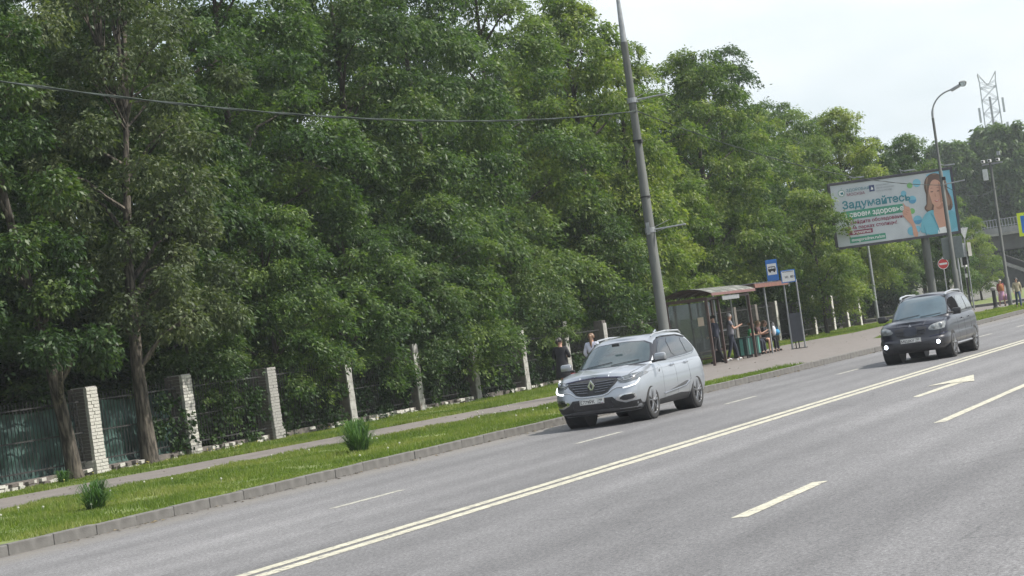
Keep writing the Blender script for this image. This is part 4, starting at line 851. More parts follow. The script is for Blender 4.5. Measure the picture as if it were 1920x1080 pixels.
def patch(name,bv,poly,axis,mat,parent,off=.006,cell=.05,rd=1,skirt=.02,mirror=False,only=None,dirx=0):
    """a fitted panel: polygon seen along an axis, laid on the body and given a turned-in edge. axis 'f' front (x,z), 'r' rear, 's' right side (y,z), 't' top (x,y)"""
    poly=rnd_poly(list(poly),rd); bm=bmesh.new(); bm.faces.new([bm.verts.new((u,v,0)) for u,v in poly])
    us=[p[0] for p in poly]; vs=[p[1] for p in poly]
    u=min(us)+cell/2
    while u<max(us): bmesh.ops.bisect_plane(bm,geom=bm.verts[:]+bm.edges[:]+bm.faces[:],plane_co=(u,0,0),plane_no=(1,0,0)); u+=cell
    v=min(vs)+cell/2
    while v<max(vs): bmesh.ops.bisect_plane(bm,geom=bm.verts[:]+bm.edges[:]+bm.faces[:],plane_co=(0,v,0),plane_no=(0,1,0)); v+=cell
    for vert in bm.verts:
        a,b=vert.co.x,vert.co.y
        if axis=='f': o,d=Vector((a,-6,b)),Vector((0,1,0))
        elif axis=='r': o,d=Vector((a,6,b)),Vector((0,-1,0))
        elif axis=='s': o,d=Vector((6,a,b)),Vector((-1,0,0))
        else: o,d=Vector((a,b,6)),Vector((0,0,-1))
        p=proj(bv,o,d,off); vert.co=p
    bmesh.ops.recalc_face_normals(bm,faces=bm.faces)
    dd={'f':Vector((0,-1,0)),'r':Vector((0,1,0)),'s':Vector((1,0,0)),'t':Vector((0,0,1))}[axis]
    bm.normal_update()
    if sum((f.normal.dot(dd)*f.calc_area() for f in bm.faces))<0:
        for f in bm.faces: f.normal_flip()
    bm.normal_update()
    if skirt:
        be=[e for e in bm.edges if e.is_boundary]; nm={}
        for e in be:
            for w in e.verts: nm[w]=w.normal.copy()
        r=bmesh.ops.extrude_edge_only(bm,edges=be)
        for w in [g for g in r['geom'] if isinstance(g,bmesh.types.BMVert)]:
            o=min(nm,key=lambda q:(q.co-w.co).length_squared); w.co-=nm[o]*skirt
    if mirror:
        for vert in bm.verts: vert.co.x*=-1
        for f in bm.faces: f.normal_flip()
    for f in bm.faces: f.smooth=True
    me=bpy.data.meshes.new(name); bm.to_mesh(me); bm.free(); me.set_sharp_from_angle(angle=R(40)); return link(name,me,mat,parent)
def ribbon(name,bv,pts,axis,mat,parent,w=.012,off=.003,r_=None,step=.04,mirror=False):
    P=[]
    for i in range(len(pts)-1):
        a=Vector(pts[i]);b=Vector(pts[i+1]); n=max(1,int((b-a).length/step))
        for k in range(n): P.append(a.lerp(b,k/n))
    P.append(Vector(pts[-1])); Q=[]
    for p in P:
        if axis=='f': o,d=Vector((p.x,-6,p.y)),Vector((0,1,0))
        elif axis=='s': o,d=Vector((6,p.x,p.y)),Vector((-1,0,0))
        elif axis=='r': o,d=Vector((p.x,6,p.y)),Vector((0,-1,0))
        else: o,d=Vector((p.x,p.y,6)),Vector((0,0,-1))
        Q.append(proj(bv,o,d,off))
    if mirror: Q=[Vector((-q.x,q.y,q.z)) for q in Q]
    return MB().tube(Q,w/2,6).build(name,mat,parent,smooth=True,ang=70)
BLACKP=pm('black_plastic',(.018,.018,.02),(.03,.03,.032),.55,scale=10); GLOSSB=pm('gloss_black',(.012,.013,.018),None,.12,coat=.5)
TYRE=pm('tyre_rubber',(.018,.018,.019),(.028,.027,.026),.85,scale=12,bump=.2); CHROME=pm('chrome',(.62,.63,.65),None,.12,1); ALLOY=pm('alloy',(.30,.30,.31),(.22,.22,.22),.3,.9,scale=9)
GAP=pm('panel_gap',(.008,.008,.009),None,.9,spec=.05)
def carpaint(name,c,c2,metal,rough):
    m=pm(name,c,c2,rough,metal,scale=1.5,coat=1,detail=3); b=m.node_tree.nodes['Principled BSDF']; b.inputs['Coat Roughness'].default_value=.04
    t=m.node_tree; n=t.nodes.new('ShaderNodeTexNoise'); n.inputs['Scale'].default_value=900; bp=t.nodes.new('ShaderNodeBump'); bp.inputs['Strength'].default_value=.05; t.links.new(n.outputs['Fac'],bp.inputs['Height']); t.links.new(bp.outputs[0],b.inputs['Normal'])
    # road dust low on the body
    tc=t.nodes.new('ShaderNodeTexCoord'); sp=t.nodes.new('ShaderNodeSeparateXYZ'); t.links.new(tc.outputs['Object'],sp.inputs[0]); mr=t.nodes.new('ShaderNodeMapRange'); mr.inputs['From Min'].default_value=.75; mr.inputs['From Max'].default_value=.25; mr.inputs['To Max'].default_value=.55; t.links.new(sp.outputs[2],mr.inputs[0])
    nz=t.nodes.new('ShaderNodeTexNoise'); nz.inputs['Scale'].default_value=5; nz.inputs['Detail'].default_value=6; t.links.new(tc.outputs['Object'],nz.inputs['Vector']); mu=t.nodes.new('ShaderNodeMath'); mu.operation='MULTIPLY'; t.links.new(mr.outputs[0],mu.inputs[0]); t.links.new(nz.outputs['Fac'],mu.inputs[1])
    q=t.nodes.new('ShaderNodeMix'); q.data_type='RGBA'; q.inputs['B'].default_value=(.16,.145,.125,1); src=b.inputs['Base Color'].links[0].from_socket; t.links.new(src,q.inputs['A']); t.links.new(mu.outputs[0],q.inputs['Factor']); t.links.new(q.outputs['Result'],b.inputs['Base Color'])
    return m
def carglass(name,c):
    return pm(name,c,tuple(q*1.6 for q in c),.04,0,scale=1.2,coat=.3,spec=.8)
def make_wheel(parent,x,y,r,w,spokes,side):
    m=MB(); hw=w/2; prof=[(r*.66,-hw*.92),(r*.78,-hw),(r*.93,-hw*.95),(r*.985,-hw*.8),(r,-hw*.4),(r,hw*.4),(r*.985,hw*.8),(r*.93,hw*.95),(r*.78,hw),(r*.66,hw*.92)]
    m.lathe(prof,n=44,axis='X'); wh=m.build('wheel',TYRE,parent,smooth=True,ang=50,loc=(x,y,r-.004))
    s=side; t=MB(); t.lathe([(r*.67,s*hw*.80),(r*.70,s*hw*.93),(r*.665,s*hw*.97),(r*.62,s*hw*.85),(r*.60,-s*hw*.3)],n=40,axis='X')
    ry=spokes
    for k in range(ry):
        for dq in(-.13,.13):
            q=2*math.pi*k/ry+.3; q1=q+dq*2.0*.62; a=Vector((s*hw*.78,math.cos(q+dq*.9)*r*.12,math.sin(q+dq*.9)*r*.12)); b=Vector((s*hw*.84,math.cos(q1)*r*.64,math.sin(q1)*r*.64))
            t.tube([a,a.lerp(b,.5)+Vector((s*.012,0,0)),b],[.022,.019,.021],6)
    t.lathe([(0,s*hw*.92),(r*.10,s*hw*.90),(r*.17,s*hw*.80),(r*.17,s*hw*.5)],n=20,axis='X'); t.build('rim',ALLOY,wh,smooth=True,ang=40)
    d=MB().lathe([(0,s*hw*.25),(r*.60,s*hw*.25)],n=30,axis='X'); d.build('brake_disc',BLACKP,wh)
    return wh
def make_car(sp,loc,rz):
    root=empty(sp['name'],loc,rz,sp['label'],'car'); L2=sp['L']/2; Wd=sp['W']/2; PA=sp['paint']
    A=sp['lower']  # rows (a, wscale, front inset, rear inset)
    xs=[r[0] for r in A]
    ztop=lambda y: sm(sp['zt'][0],sp['zt'][1],y); zbot=lambda y: sm(sp['zb'][0],sp['zb'][1],y)
    lv=[]
    NL=22
    for i in range(NL+1):
        a=i/NL; a=a if a<.8 else .8+.2*(1-(1-(a-.8)/.2)**1.0)
        ws=sm(xs,[r[1] for r in A],a); f=sm(xs,[r[2] for r in A],a); rr=sm(xs,[r[3] for r in A],a)
        lv.append((a,ring(-L2+f,L2-rr,Wd*ws,sp['Rf'],.55,sp['nf'],2.9,taper=sp['taper'])))
    def zf(a,x,y): return zbot(y)+(ztop(y)-zbot(y))*a
    def capf(x,y,w):
        u=abs(x)/max(w,1e-4); c=sp['crown'](y); z=ztop(y)+c*(1-u**2.2)
        if y<sp['cowl']: z+=sp['crease']*math.exp(-((u-.52)/.16)**2)*min(1,(y+L2)/.6)
        return z
    low=shell(lv,zf,capf); bL=bvh(low)
    G=sp['glass']; gx=[r[0] for r in G]; glv=[]
    for i in range(17):
        b=1-(1-i/16)**1.25
        glv.append((b,ring(sm(gx,[r[1] for r in G],b),sm(gx,[r[2] for r in G],b),sm(gx,[r[3] for r in G],b),sp['gRf'],.35,2.7,2.8,taper=.045)))
    zr=lambda y: sm(sp['zr'][0],sp['zr'][1],y)
    def zg(b,x,y): return (ztop(y)-.04)*(1-b)+zr(y)*b
    gh=shell(glv,zg,lambda x,y,w: zr(y)+.045*(1-(abs(x)/max(w,1e-4))**2)*min(1,w/.4)); bG=bvh(gh)
    def tomesh(bm,name):
        for f in bm.faces: f.smooth=True
        me=bpy.data.meshes.new(name); bm.to_mesh(me); me.set_sharp_from_angle(angle=R(38)); return me
    lo=link('body',tomesh(low,'body'),PA,root)
    # wheel arches
    ar=sp['wr']+.038; cut=MB()
    for yy in sp['axles']:
        for s in(-1,1): cut.lathe([(0,s*.48),(ar,s*.48),(ar,s*1.3),(0,s*1.3)],(0,yy,sp['wr']+.01),40,'X')
    co=cut.build('cutter',None); md=lo.modifiers.new('b','BOOLEAN'); md.object=co; md.operation='DIFFERENCE'; md.solver='EXACT'
    dg=bpy.context.evaluated_depsgraph_get(); me=bpy.data.meshes.new_from_object(lo.evaluated_get(dg)); lo.modifiers.clear(); lo.data=me; bpy.data.objects.remove(co)
    if not me.materials: me.materials.append(PA)
    me.set_sharp_from_angle(angle=R(38))
    cab=link('cabin',tomesh(gh,'cabin'),PA,root)
    for yy in sp['axles']:
        for s in(-1,1):
            MB().lathe([(ar-.004,s*.46),(ar-.004,s*(Wd-.042)),(ar-.012,s*(Wd-.042)),(ar-.006,s*.47),(0,s*.47)],(0,yy,sp['wr']+.01),36,'X').build('wheel_housing',BLACKP,root,smooth=True)
            make_wheel(root,s*(Wd-.125),yy,sp['wr'],.23,sp['spokes'],s)
            n=20; am=[]
            zc=sp['wr']+.01; w_=sp['arch_w']
            pts=[(yy+(ar+w_/2)*math.cos(q),zc+(ar+w_/2)*math.sin(q)) for q in [R(-18)+R(216)*k/26 for k in range(27)]]
            pts=[p for p in pts if p[1]>.27]
            ribbon('arch_trim',bL,pts,'s',sp['arch_m'],root,w=w_,off=-.010,mirror=(s<0))
    MB().box((0,0,.34),(1.3,sp['L']*.8,.12)).build('underbody',BLACKP,root)
    f=dict(root=root,bL=bL,bG=bG,ztop=ztop,zr=zr,L2=L2,Wd=Wd,body=lo,cab=cab); low.free(); gh.free(); return f
def plate(c,s,region,w,h,y,z,pitch=0):
    p=MB().box((0,0,0),(w,.012,h)).build('number_plate',pm('plate_white',(.72,.72,.70),(.6,.6,.58),.4,scale=9),c['root'],bevel=.004,loc=(0,y,z)); p.rotation_euler=(pitch,0,0)
    m=MB(); 
    for q,d in(((0,-.0072,h/2-.006),(w-.01,.002,.005)),((0,-.0072,-h/2+.006),(w-.01,.002,.005)),((-w/2+.006,-.0072,0),(.005,.002,h-.01)),((w/2-.006,-.0072,0),(.005,.002,h-.01)),((w*.235,-.0072,0),(.004,.002,h-.01))): m.box(q,d)
    m.build('plate_border',BLK,p)
    text(s,h*.82,BLK,p,(-w*.465,-.008,-h*.30),RT,'lettering',.001,.0012,xs=.98*w/.52); text(region,h*.56,BLK,p,(w*.27,-.008,-h*.06),RT,'lettering',.001,.001,xs=.9); text('RUS',h*.26,BLK,p,(w*.27,-.008,-h*.38),RT,'lettering',.001,.0005)
    for k,cc in enumerate((SWH,SBL,RED)): MB().box((w*.42,-.0075,-h*.24-k*.007),(.03,.002,.006)).build('flag_stripe',cc,p)
# --- silver SUV
SILV=carpaint('silver_paint',(.38,.405,.44),(.37,.395,.43),.6,.30); SILV.node_tree.nodes['Principled BSDF'].inputs['Coat Weight'].default_value=.6
sp=dict(name='silver_suv',label='silver SUV with lit daytime running lights driving in the kerbside lane',L=4.67,W=1.84,paint=SILV,
 lower=[(0,.88,.17,.12),(.10,.945,.055,.03),(.25,.985,.01,.0),(.45,1.0,.0,.02),(.62,.995,.02,.03),(.78,.98,.055,.04),(.90,.955,.12,.06),(.96,.93,.18,.09),(1,.90,.26,.14)],
 zt=([-2.34,-2.1,-1.6,-1.1,-.4,.6,1.5,2.0,2.34],[.90,.965,1.04,1.085,1.08,1.09,1.11,1.10,1.04]), zb=([-2.34,-1.9,-1.2,1.2,1.9,2.34],[.25,.24,.25,.25,.28,.34]),
 Rf=.62,nf=3.3,taper=.035,crown=lambda y: .055 if y<-1.3 else .02,cowl=-1.0,crease=.014,
 glass=[(0,-1.22,2.18,.865),(.25,-1.0,2.06,.85),(.5,-.80,1.94,.81),(.75,-.58,1.80,.75),(.9,-.42,1.68,.695),(.96,-.34,1.61,.66),(1,-.22,1.52,.60)],gRf=.42,
 zr=([-.6,-.1,.6,1.3,1.9,2.2],[1.565,1.62,1.655,1.63,1.56,1.50]),wr=.362,axles=(-1.36,1.345),spokes=5,arch_w=.022,arch_m=SILV)
c=make_car(sp,(-15.67,41.0,0),0); A1=c; bL,bG,rt=c['bL'],c['bG'],c['root']
rt.rotation_euler=(0,0,R(0.0))
WG=carglass('windscreen_glass',(.035,.05,.055)); SG=carglass('side_glass',(.015,.02,.024))
wsc=patch('windscreen',bG,[(-.74,1.12),(.74,1.12),(.72,1.25),(.60,1.525),(.0,1.565),(-.60,1.525),(-.72,1.25)],'f',WG,rt,off=.007,cell=.05,rd=1)
patch('windscreen_surround',bG,[(-.78,1.10),(.78,1.10),(.76,1.25),(.635,1.54),(0,1.583),(-.635,1.54),(-.76,1.25)],'f',GLOSSB,rt,off=.003,cell=.05,rd=1)
patch('cowl_panel',bL,[(-.72,-1.30),(.72,-1.30),(.74,-1.10),(-.74,-1.10)],'t',BLACKP,rt,off=.004,cell=.08,rd=0)
for s in(False,True):
    patch('window_surround',bG,[(-.84,1.10),(1.45,1.165),(1.70,1.24),(1.42,1.48),(.9,1.57),(.1,1.585),(-.20,1.55),(-.52,1.38)],'s',GLOSSB,rt,off=.008,cell=.04,rd=1,mirror=s)
    for q in([(-.66,1.12),(.12,1.14),(.12,1.53),(-.12,1.51),(-.42,1.37)],[(.18,1.145),(.98,1.165),(.93,1.53),(.18,1.55)],[(1.05,1.175),(1.40,1.195),(1.60,1.255),(1.36,1.455),(1.01,1.51)]):
        patch('side_window',bG,q,'s',SG,rt,off=.014,cell=.05,rd=1,mirror=s)
    ribbon('chrome_strip',bG,[(-.84,1.105),(-.2,1.108),(.8,1.125),(1.45,1.15),(1.66,1.215)],'s',CHROME,rt,w=.014,off=.006,mirror=s)
    ribbon('wind_deflector',bG,[(-.10,1.565),(.1,1.585),(.9,1.575),(1.40,1.51)],'s',GLOSSB,rt,w=.035,off=.014,mirror=s)
    for pl_ in([(-.62,.34),(-.66,.62),(-.60,1.0),(-.72,1.07)],[(.16,.34),(.15,.7),(.17,1.10)],[(1.02,.62),(.98,.9),(1.02,1.12)],[(.16,.34),(.85,.34),(.90,.55),(1.02,.74)],[(-.62,.34),(.16,.34)]): ribbon('door_gap',bL,pl_,'s',GAP,rt,w=.008,off=-.002,mirror=s)
    for yh in(-.0,.86): 
        h=ribbon('door_handle',bL,[(yh-.11,.985),(yh+.09,.99)],'s',CHROME,rt,w=.042,off=.020,mirror=s)
    patch('sill_cladding',bL,[(-.93,.25),(.93,.25),(.90,.37),(.3,.40),(-.88,.36)],'s',BLACKP,rt,off=.006,cell=.08,rd=0,mirror=s)
    patch('door_moulding',bL,[(-.60,.455),(.66,.515),(.84,.56),(.78,.615),(.62,.61),(-.05,.525)],'s',pm('moulding_grey',(.07,.072,.075),None,.35),rt,off=.008,cell=.07,rd=1,mirror=s)
    ribbon('chrome_strip',bL,[(-.70,.455),(.60,.525),(.84,.60)],'s',CHROME,rt,w=.022,off=.014,mirror=s)
    ribbon('shoulder_crease',bL,[(-1.75,.93),(-1.0,.965),(.2,.98),(1.4,1.02)],'s',SILV,rt,w=.012,off=-.002,mirror=s)
    patch('fender_vent',bL,[(-.93,.86),(-.70,.90),(-.74,1.0),(-.80,1.01),(-.86,.93)],'s',CHROME,rt,off=.008,cell=.05,rd=1,mirror=s); patch('fender_vent',bL,[(-.86,.885),(-.74,.915),(-.78,.97)],'s',GLOSSB,rt,off=.012,cell=.05,rd=1,mirror=s)
    # front lamps
    sx=-1 if s else 1
    m_=lambda l:[(sx*a,b) for a,b in (l if sx>0 else l)][::sx]
    hl=patch('headlight',bL,m_([(.50,.905),(.56,.815),(.70,.80),(.868,.84),(.885,.93),(.86,.975),(.70,.945)]),'f',pm('headlight_glass',(.05,.06,.065),(.10,.11,.12),.06,coat=1,scale=9),rt,off=.010,cell=.025,rd=1)
    ribbon('headlight_chrome',bL,m_([(.52,.885),(.60,.845),(.74,.855),(.80,.90),(.85,.955)]),'f',CHROME,rt,w=.016,off=.016,step=.02)
    for u,v in((.62,.875),(.76,.90)):
        p_=proj(bL,Vector((sx*u,-6,v)),Vector((0,1,0)),.012); MB().lathe([(0,-.02),(.022,-.016),(.034,0),(.034,.01)],tuple(p_),14,'Y').build('lens',pm('lens_clear',(.35,.38,.42),None,.08,.6),hl,smooth=True)
    DRL=emis('running_light',(.95,.98,1),2.2 if s else .25)
    ribbon('running_light',bL,m_([(.865,.845),(.858,.79),(.83,.745),(.72,.715),(.63,.705)]),'f',DRL,rt,w=.030,off=.010,step=.02)
    if s: ribbon('running_light',bL,m_([(.80,.965),(.862,.955),(.882,.925)]),'f',DRL,rt,w=.028,off=.016,step=.02)
    patch('fog_lamp_chrome',bL,m_([(.46,.505),(.60,.60),(.82,.60),(.84,.46),(.62,.435)]),'f',CHROME,rt,off=.006,cell=.04,rd=1)
    fl=patch('fog_lamp_recess',bL,m_([(.54,.51),(.63,.575),(.80,.575),(.815,.485),(.64,.465)]),'f',GLOSSB,rt,off=.012,cell=.04,rd=1)
    MB().tube([(sx*.84,-.98,1.12),(sx*.96,-.98,1.14)],[.03,.03],8).build('mirror_arm',BLACKP,rt)
    mm=MB().box((0,0,0),(.235,.13,.155)).build('wing_mirror',SILV,rt,bevel=.045,smooth=True,loc=(sx*1.02,-.96,1.20)); MB().box((0,.062,0),(.19,.012,.115)).build('mirror_glass',SG,mm); MB().box((sx*.02,-.02,-.072),(.19,.10,.03)).build('mirror_base',BLACKP,mm,bevel=.01)
    MB().tube([(sx*.60,-.22,1.615),(sx*.61,-.08,1.66),(sx*.615,.6,1.685),(sx*.605,1.45,1.66),(sx*.59,1.62,1.60)],[.014,.019,.019,.019,.014],8).build('roof_rail',pm('rail_silver',(.55,.56,.57),None,.3,.7),rt,smooth=True)
# grille
gr=patch('grille',bL,[(-.55,.905),(-.30,.93),(0,.945),(.30,.93),(.55,.905),(.50,.82),(.40,.735),(.33,.66),(.20,.63),(-.20,.63),(-.33,.66),(-.40,.735),(-.50,.82)],'f',BLACKP,rt,off=.008,cell=.04,rd=1)
for z_,hw_ in((.69,.30),(.735,.35),(.78,.41),(.825,.455),(.87,.48)):
    for sx in(-1,1): ribbon('grille_bar',bL,[(sx*.075,z_),(sx*hw_,z_+.012)],'f',pm('grille_chrome',(.22,.23,.26),None,.25,.9),gr,w=.017,off=.016)
ribbon('grille_chrome',bL,[(-.70,.725),(-.52,.735),(-.42,.70),(-.34,.635),(-.2,.605),(.2,.605),(.34,.635),(.42,.70),(.52,.735),(.66,.725)],'f',CHROME,rt,w=.026,off=.008)
patch('hood_edge_strip',bL,[(-.58,.905),(-.3,.935),(0,.95),(.3,.935),(.58,.905),(.58,.925),(.3,.955),(0,.97),(-.3,.955),(-.58,.925)],'f',pm('strip_dark',(.05,.05,.09),None,.2,.6),rt,off=.012,cell=.05,rd=0)
fy=proj(bL,Vector((0,-6,.82)),Vector((0,1,0)),0).y
o_=[(0,.118),(.076,0),(0,-.118),(-.076,0)]; q_=[(0,.060),(.030,0),(0,-.060),(-.030,0)]; vs=[(x,-.03,z) for x,z in o_]+[(x,-.03,z) for x,z in q_]+[(x*1.05,.02,z*1.05) for x,z in o_]+[(x,-.0,z) for x,z in q_]
fs=[]
for k in range(4): a,b=k,(k+1)%4; fs+=[(a,b,4+b,4+a),(8+a,8+b,b,a),(4+a,4+b,12+b,12+a)]
MB().add(vs,fs).build('badge',CHROME,rt,bevel=.004,loc=(0,fy-.02,.815))
patch('lower_bumper',bL,[(-.86,.26),(-.87,.45),(-.66,.42),(-.50,.48),(-.42,.565),(.42,.565),(.50,.48),(.66,.42),(.87,.45),(.86,.26)],'f',BLACKP,rt,off=.005,cell=.05,rd=0)
patch('skid_plate',bL,[(-.48,.285),(.48,.285),(.55,.345),(-.55,.345)],'f',pm('skid_grey',(.10,.10,.105),None,.45),rt,off=.010,cell=.05,rd=1)
patch('intake',bL,[(-.38,.36),(.38,.36),(.44,.42),(.36,.54),(-.36,.54),(-.44,.42)],'f',GLOSSB,rt,off=.009,cell=.05,rd=1)
py_=proj(bL,Vector((0,-6,.50)),Vector((0,1,0)),.03); plate(c,'Е779РК','799',.52,.112,py_.y,.52)
for sx in(-1,1): ribbon('hood_crease',bL,[(sx*.30,-2.10),(sx*.40,-1.6),(sx*.52,-1.2)],'t',SILV,rt,w=.018,off=-.004); ribbon('hood_gap',bL,[(sx*.66,-2.13),(sx*.79,-1.75),(sx*.81,-1.15)],'t',GAP,rt,w=.009,off=-.001)
ribbon('wiper',bG,[(-.55,1.13),(.0,1.19)],'f',BLACKP,rt,w=.014,off=.02); ribbon('wiper',bG,[(.0,1.13),(.55,1.18)],'f',BLACKP,rt,w=.014,off=.02)
patch('sunroof',bG,[(-.46,.05),(.46,.05),(.46,1.3),(-.46,1.3)],'t',GLOSSB,rt,off=.004,cell=.12,rd=1)
MB().box((0,-.68,1.535),(.16,.03,.06)).build('rear_view_mirror',BLACKP,rt,bevel=.01)
MB().tube([(0,1.62,1.66),(0,1.75,1.73),(0,1.80,1.68)],[.03,.012,.012],6,flat=1).build('roof_fin',SILV,rt,smooth=True)
# --- dark SUV
DARKP=carpaint('dark_blue_paint',(.010,.012,.022),(.013,.015,.026),.2,.3); DARKP.node_tree.nodes['Principled BSDF'].inputs['Coat Weight'].default_value=.35
sp=dict(name='dark_suv',label='black-blue SUV with lit round fog lamps beside the double centre line',L=4.45,W=1.81,paint=DARKP,
 lower=[(0,.88,.16,.12),(.10,.95,.05,.03),(.28,1.0,.0,.0),(.42,1.0,.0,.02),(.50,.985,.05,.04),(.62,.985,.06,.03),(.78,.975,.075,.04),(.90,.955,.12,.06),(.96,.93,.18,.09),(1,.90,.27,.14)],
 zt=([-2.28,-2.0,-1.6,-1.1,-.4,.6,1.5,2.0,2.28],[.90,.955,1.0,1.035,1.04,1.055,1.07,1.07,1.05]), zb=([-2.28,-1.9,-1.2,1.2,1.9,2.28],[.27,.25,.27,.27,.30,.36]),
 Rf=.62,nf=2.9,taper=.04,crown=lambda y: .05 if y<-1.3 else .02,cowl=-1.0,crease=.012,
 glass=[(0,-1.16,2.20,.80),(.25,-.97,2.13,.79),(.5,-.78,2.06,.755),(.75,-.58,1.97,.70),(.9,-.44,1.90,.655),(.96,-.36,1.85,.62),(1,-.22,1.76,.56)],gRf=.40,
 zr=([-.6,-.1,.6,1.3,1.9,2.2],[1.555,1.60,1.62,1.61,1.57,1.54]),wr=.352,axles=(-1.33,1.295),spokes=5,arch_w=.022,arch_m=DARKP)
c=make_car(sp,(-12.61,54.8,0),0); bL,bG,rt=c['bL'],c['bG'],c['root']
WG2=carglass('windscreen_bluish',(.05,.075,.09))
patch('windscreen_surround',bG,[(-.715,1.045),(.715,1.045),(.70,1.24),(.59,1.57),(0,1.605),(-.59,1.57),(-.70,1.24)],'f',GLOSSB,rt,off=.003,cell=.05,rd=1)
patch('windscreen',bG,[(-.68,1.065),(.68,1.065),(.665,1.24),(.555,1.55),(0,1.585),(-.555,1.55),(-.665,1.24)],'f',WG2,rt,off=.007,cell=.05,rd=1)
patch('cowl_panel',bL,[(-.70,-1.26),(.70,-1.26),(.72,-1.06),(-.72,-1.06)],'t',BLACKP,rt,off=.004,cell=.08,rd=0)
ALR=pm('wheel_alloy_beige',(.32,.30,.26),(.26,.24,.21),.35,.8)
for s in(False,True):
    sx=-1 if s else 1
    patch('window_surround',bG,[(-.92,1.06),(1.55,1.11),(1.86,1.17),(1.58,1.47),(.9,1.535),(0,1.55),(-.36,1.50),(-.66,1.32)],'s',GLOSSB,rt,off=.004,cell=.07,rd=1,mirror=s)
    for j,q in enumerate(([(-.66,1.085),(.12,1.10),(.12,1.51),(-.30,1.48),(-.56,1.32)],[(.18,1.10),(.98,1.115),(.93,1.49),(.18,1.51)],[(1.05,1.12),(1.50,1.145),(1.74,1.19),(1.50,1.43),(1.01,1.48)])):
        patch('side_window',bG,q,'s',GAP if (j==0 and not s) else pm('grey_side_glass',(.07,.08,.085),(.12,.13,.135),.05,coat=.5),rt,off=.010,cell=.07,rd=1,mirror=s)  # open driver's window: black patch stands for the unlit interior
    for pl_ in([(-.62,.36),(-.64,.62),(-.60,.95),(-.70,1.04)],[(.16,.36),(.15,.7),(.17,1.07)],[(1.00,.62),(.96,.9),(1.0,1.07)],[(.16,.36),(.80,.36),(.86,.55),(1.0,.72)],[(-.62,.36),(.16,.36)]): ribbon('door_gap',bL,pl_,'s',GAP,rt,w=.008,off=-.002,mirror=s)
    for yh in(-.02,.84): ribbon('door_handle',bL,[(yh-.10,.93),(yh+.09,.935)],'s',DARKP,rt,w=.030,off=.02,mirror=s)
    ribbon('side_sill_bar',bL,[(-.90,.33),(.90,.34)],'s',pm('sill_silver',(.34,.35,.37),None,.35,.6),rt,w=.055,off=.012,mirror=s)
    m_=lambda l:[(sx*a,b) for a,b in l][::sx]
    hl=patch('headlight',bL,m_([(.44,.80),(.50,.745),(.80,.755),(.825,.86),(.815,.935),(.72,.93),(.52,.885)]),'f',pm('headlight_grey',(.12,.13,.13),(.22,.23,.23),.10,coat=1,scale=14),rt,off=.010,cell=.03,rd=1)
    for u,v in((.57,.82),(.72,.845)):
        p_=proj(bL,Vector((sx*u,-6,v)),Vector((0,1,0)),.012); MB().lathe([(0,-.02),(.04,-.016),(.058,0),(.058,.01)],tuple(p_),16,'Y').build('lens',pm('lens_grey',(.30,.32,.33),None,.10,.5),hl,smooth=True)
    p_=proj(bL,Vector((sx*.655,-6,.455)),Vector((0,1,0)),.012); rg=MB().lathe([(.05,-.012),(.085,-.012),(.09,.02)],tuple(p_),20,'Y').build('fog_lamp_bezel',BLACKP,rt)
    MB().lathe([(0,-.022),(.035,-.018),(.05,.0),(.05,.01)],tuple(p_),18,'Y').build('fog_lamp',emis('fog_light',(.80,.88,1),7),rt,smooth=True)
    ribbon('bumper_line',bL,m_([(.46,.60),(.70,.625),(.85,.665)]),'f',pm('bumper_edge',(.05,.055,.11),None,.15,.5),rt,w=.018,off=.004)
    MB().tube([(sx*.76,-1.08,1.12),(sx*.90,-.97,1.10)],[.028,.028],8).build('mirror_arm',BLACKP,rt)
    mm=MB().box((0,0,0),(.22,.12,.165)).build('wing_mirror',BLACKP,rt,bevel=.04,smooth=True,loc=(sx*.965,-.93,1.135)); MB().box((0,.058,0),(.18,.012,.12)).build('mirror_glass',SG,mm)
    RL=pm('rail_bright',(.62,.63,.64),None,.22,.8)
    MB().tube([(sx*.58,-.32,1.57),(sx*.59,-.18,1.63),(sx*.60,.5,1.665),(sx*.59,1.35,1.645),(sx*.57,1.60,1.58)],[.03,.026,.022,.024,.03],8).build('roof_rail',RL,rt,smooth=True)
patch('grille',bL,[(-.42,.86),(-.20,.875),(.20,.875),(.42,.86),(.38,.73),(.30,.64),(-.30,.64),(-.38,.73)],'f',BLACKP,rt,off=.006,cell=.05,rd=1)
for z_ in(.70,.78): 
    for sx in(-1,1): ribbon('grille_bar',bL,[(sx*.17,z_),(sx*.36,z_+.01)],'f',DARKP,rt,w=.02,off=.016)
patch('nose_panel',bL,[(-.17,.875),(.17,.875),(.16,.66),(-.16,.66)],'f',DARKP,rt,off=.022,cell=.04,rd=1)
m=MB()
for k in range(3):
    q=R(90+120*k); a=Vector((math.cos(q),0,math.sin(q)))*.042; b=Vector((-math.sin(q),0,math.cos(q)))*.022; m.add([Vector((0,0,0)),a*.5+b*.8,a,a*.5-b*.8],[(0,1,2,3)])
fy=proj(bL,Vector((0,-6,.895)),Vector((0,1,0)),.03); m.build('badge',CHROME,rt,loc=tuple(fy))
patch('lower_grille',bL,[(-.50,.31),(.50,.31),(.46,.46),(-.46,.46)],'f',BLACKP,rt,off=.006,cell=.05,rd=1)
ribbon('hood_gap',bL,[(-.78,.93),(-.5,.905),(0,.90),(.5,.905),(.78,.93)],'f',GAP,rt,w=.012,off=.0)
for sx in(-1,1): ribbon('hood_crease',bL,[(sx*.32,-2.05),(sx*.44,-1.6),(sx*.60,-1.2)],'t',DARKP,rt,w=.016,off=-.003); ribbon('hood_gap',bL,[(sx*.70,-2.08),(sx*.77,-1.7),(sx*.77,-1.12)],'t',GAP,rt,w=.008,off=-.001)
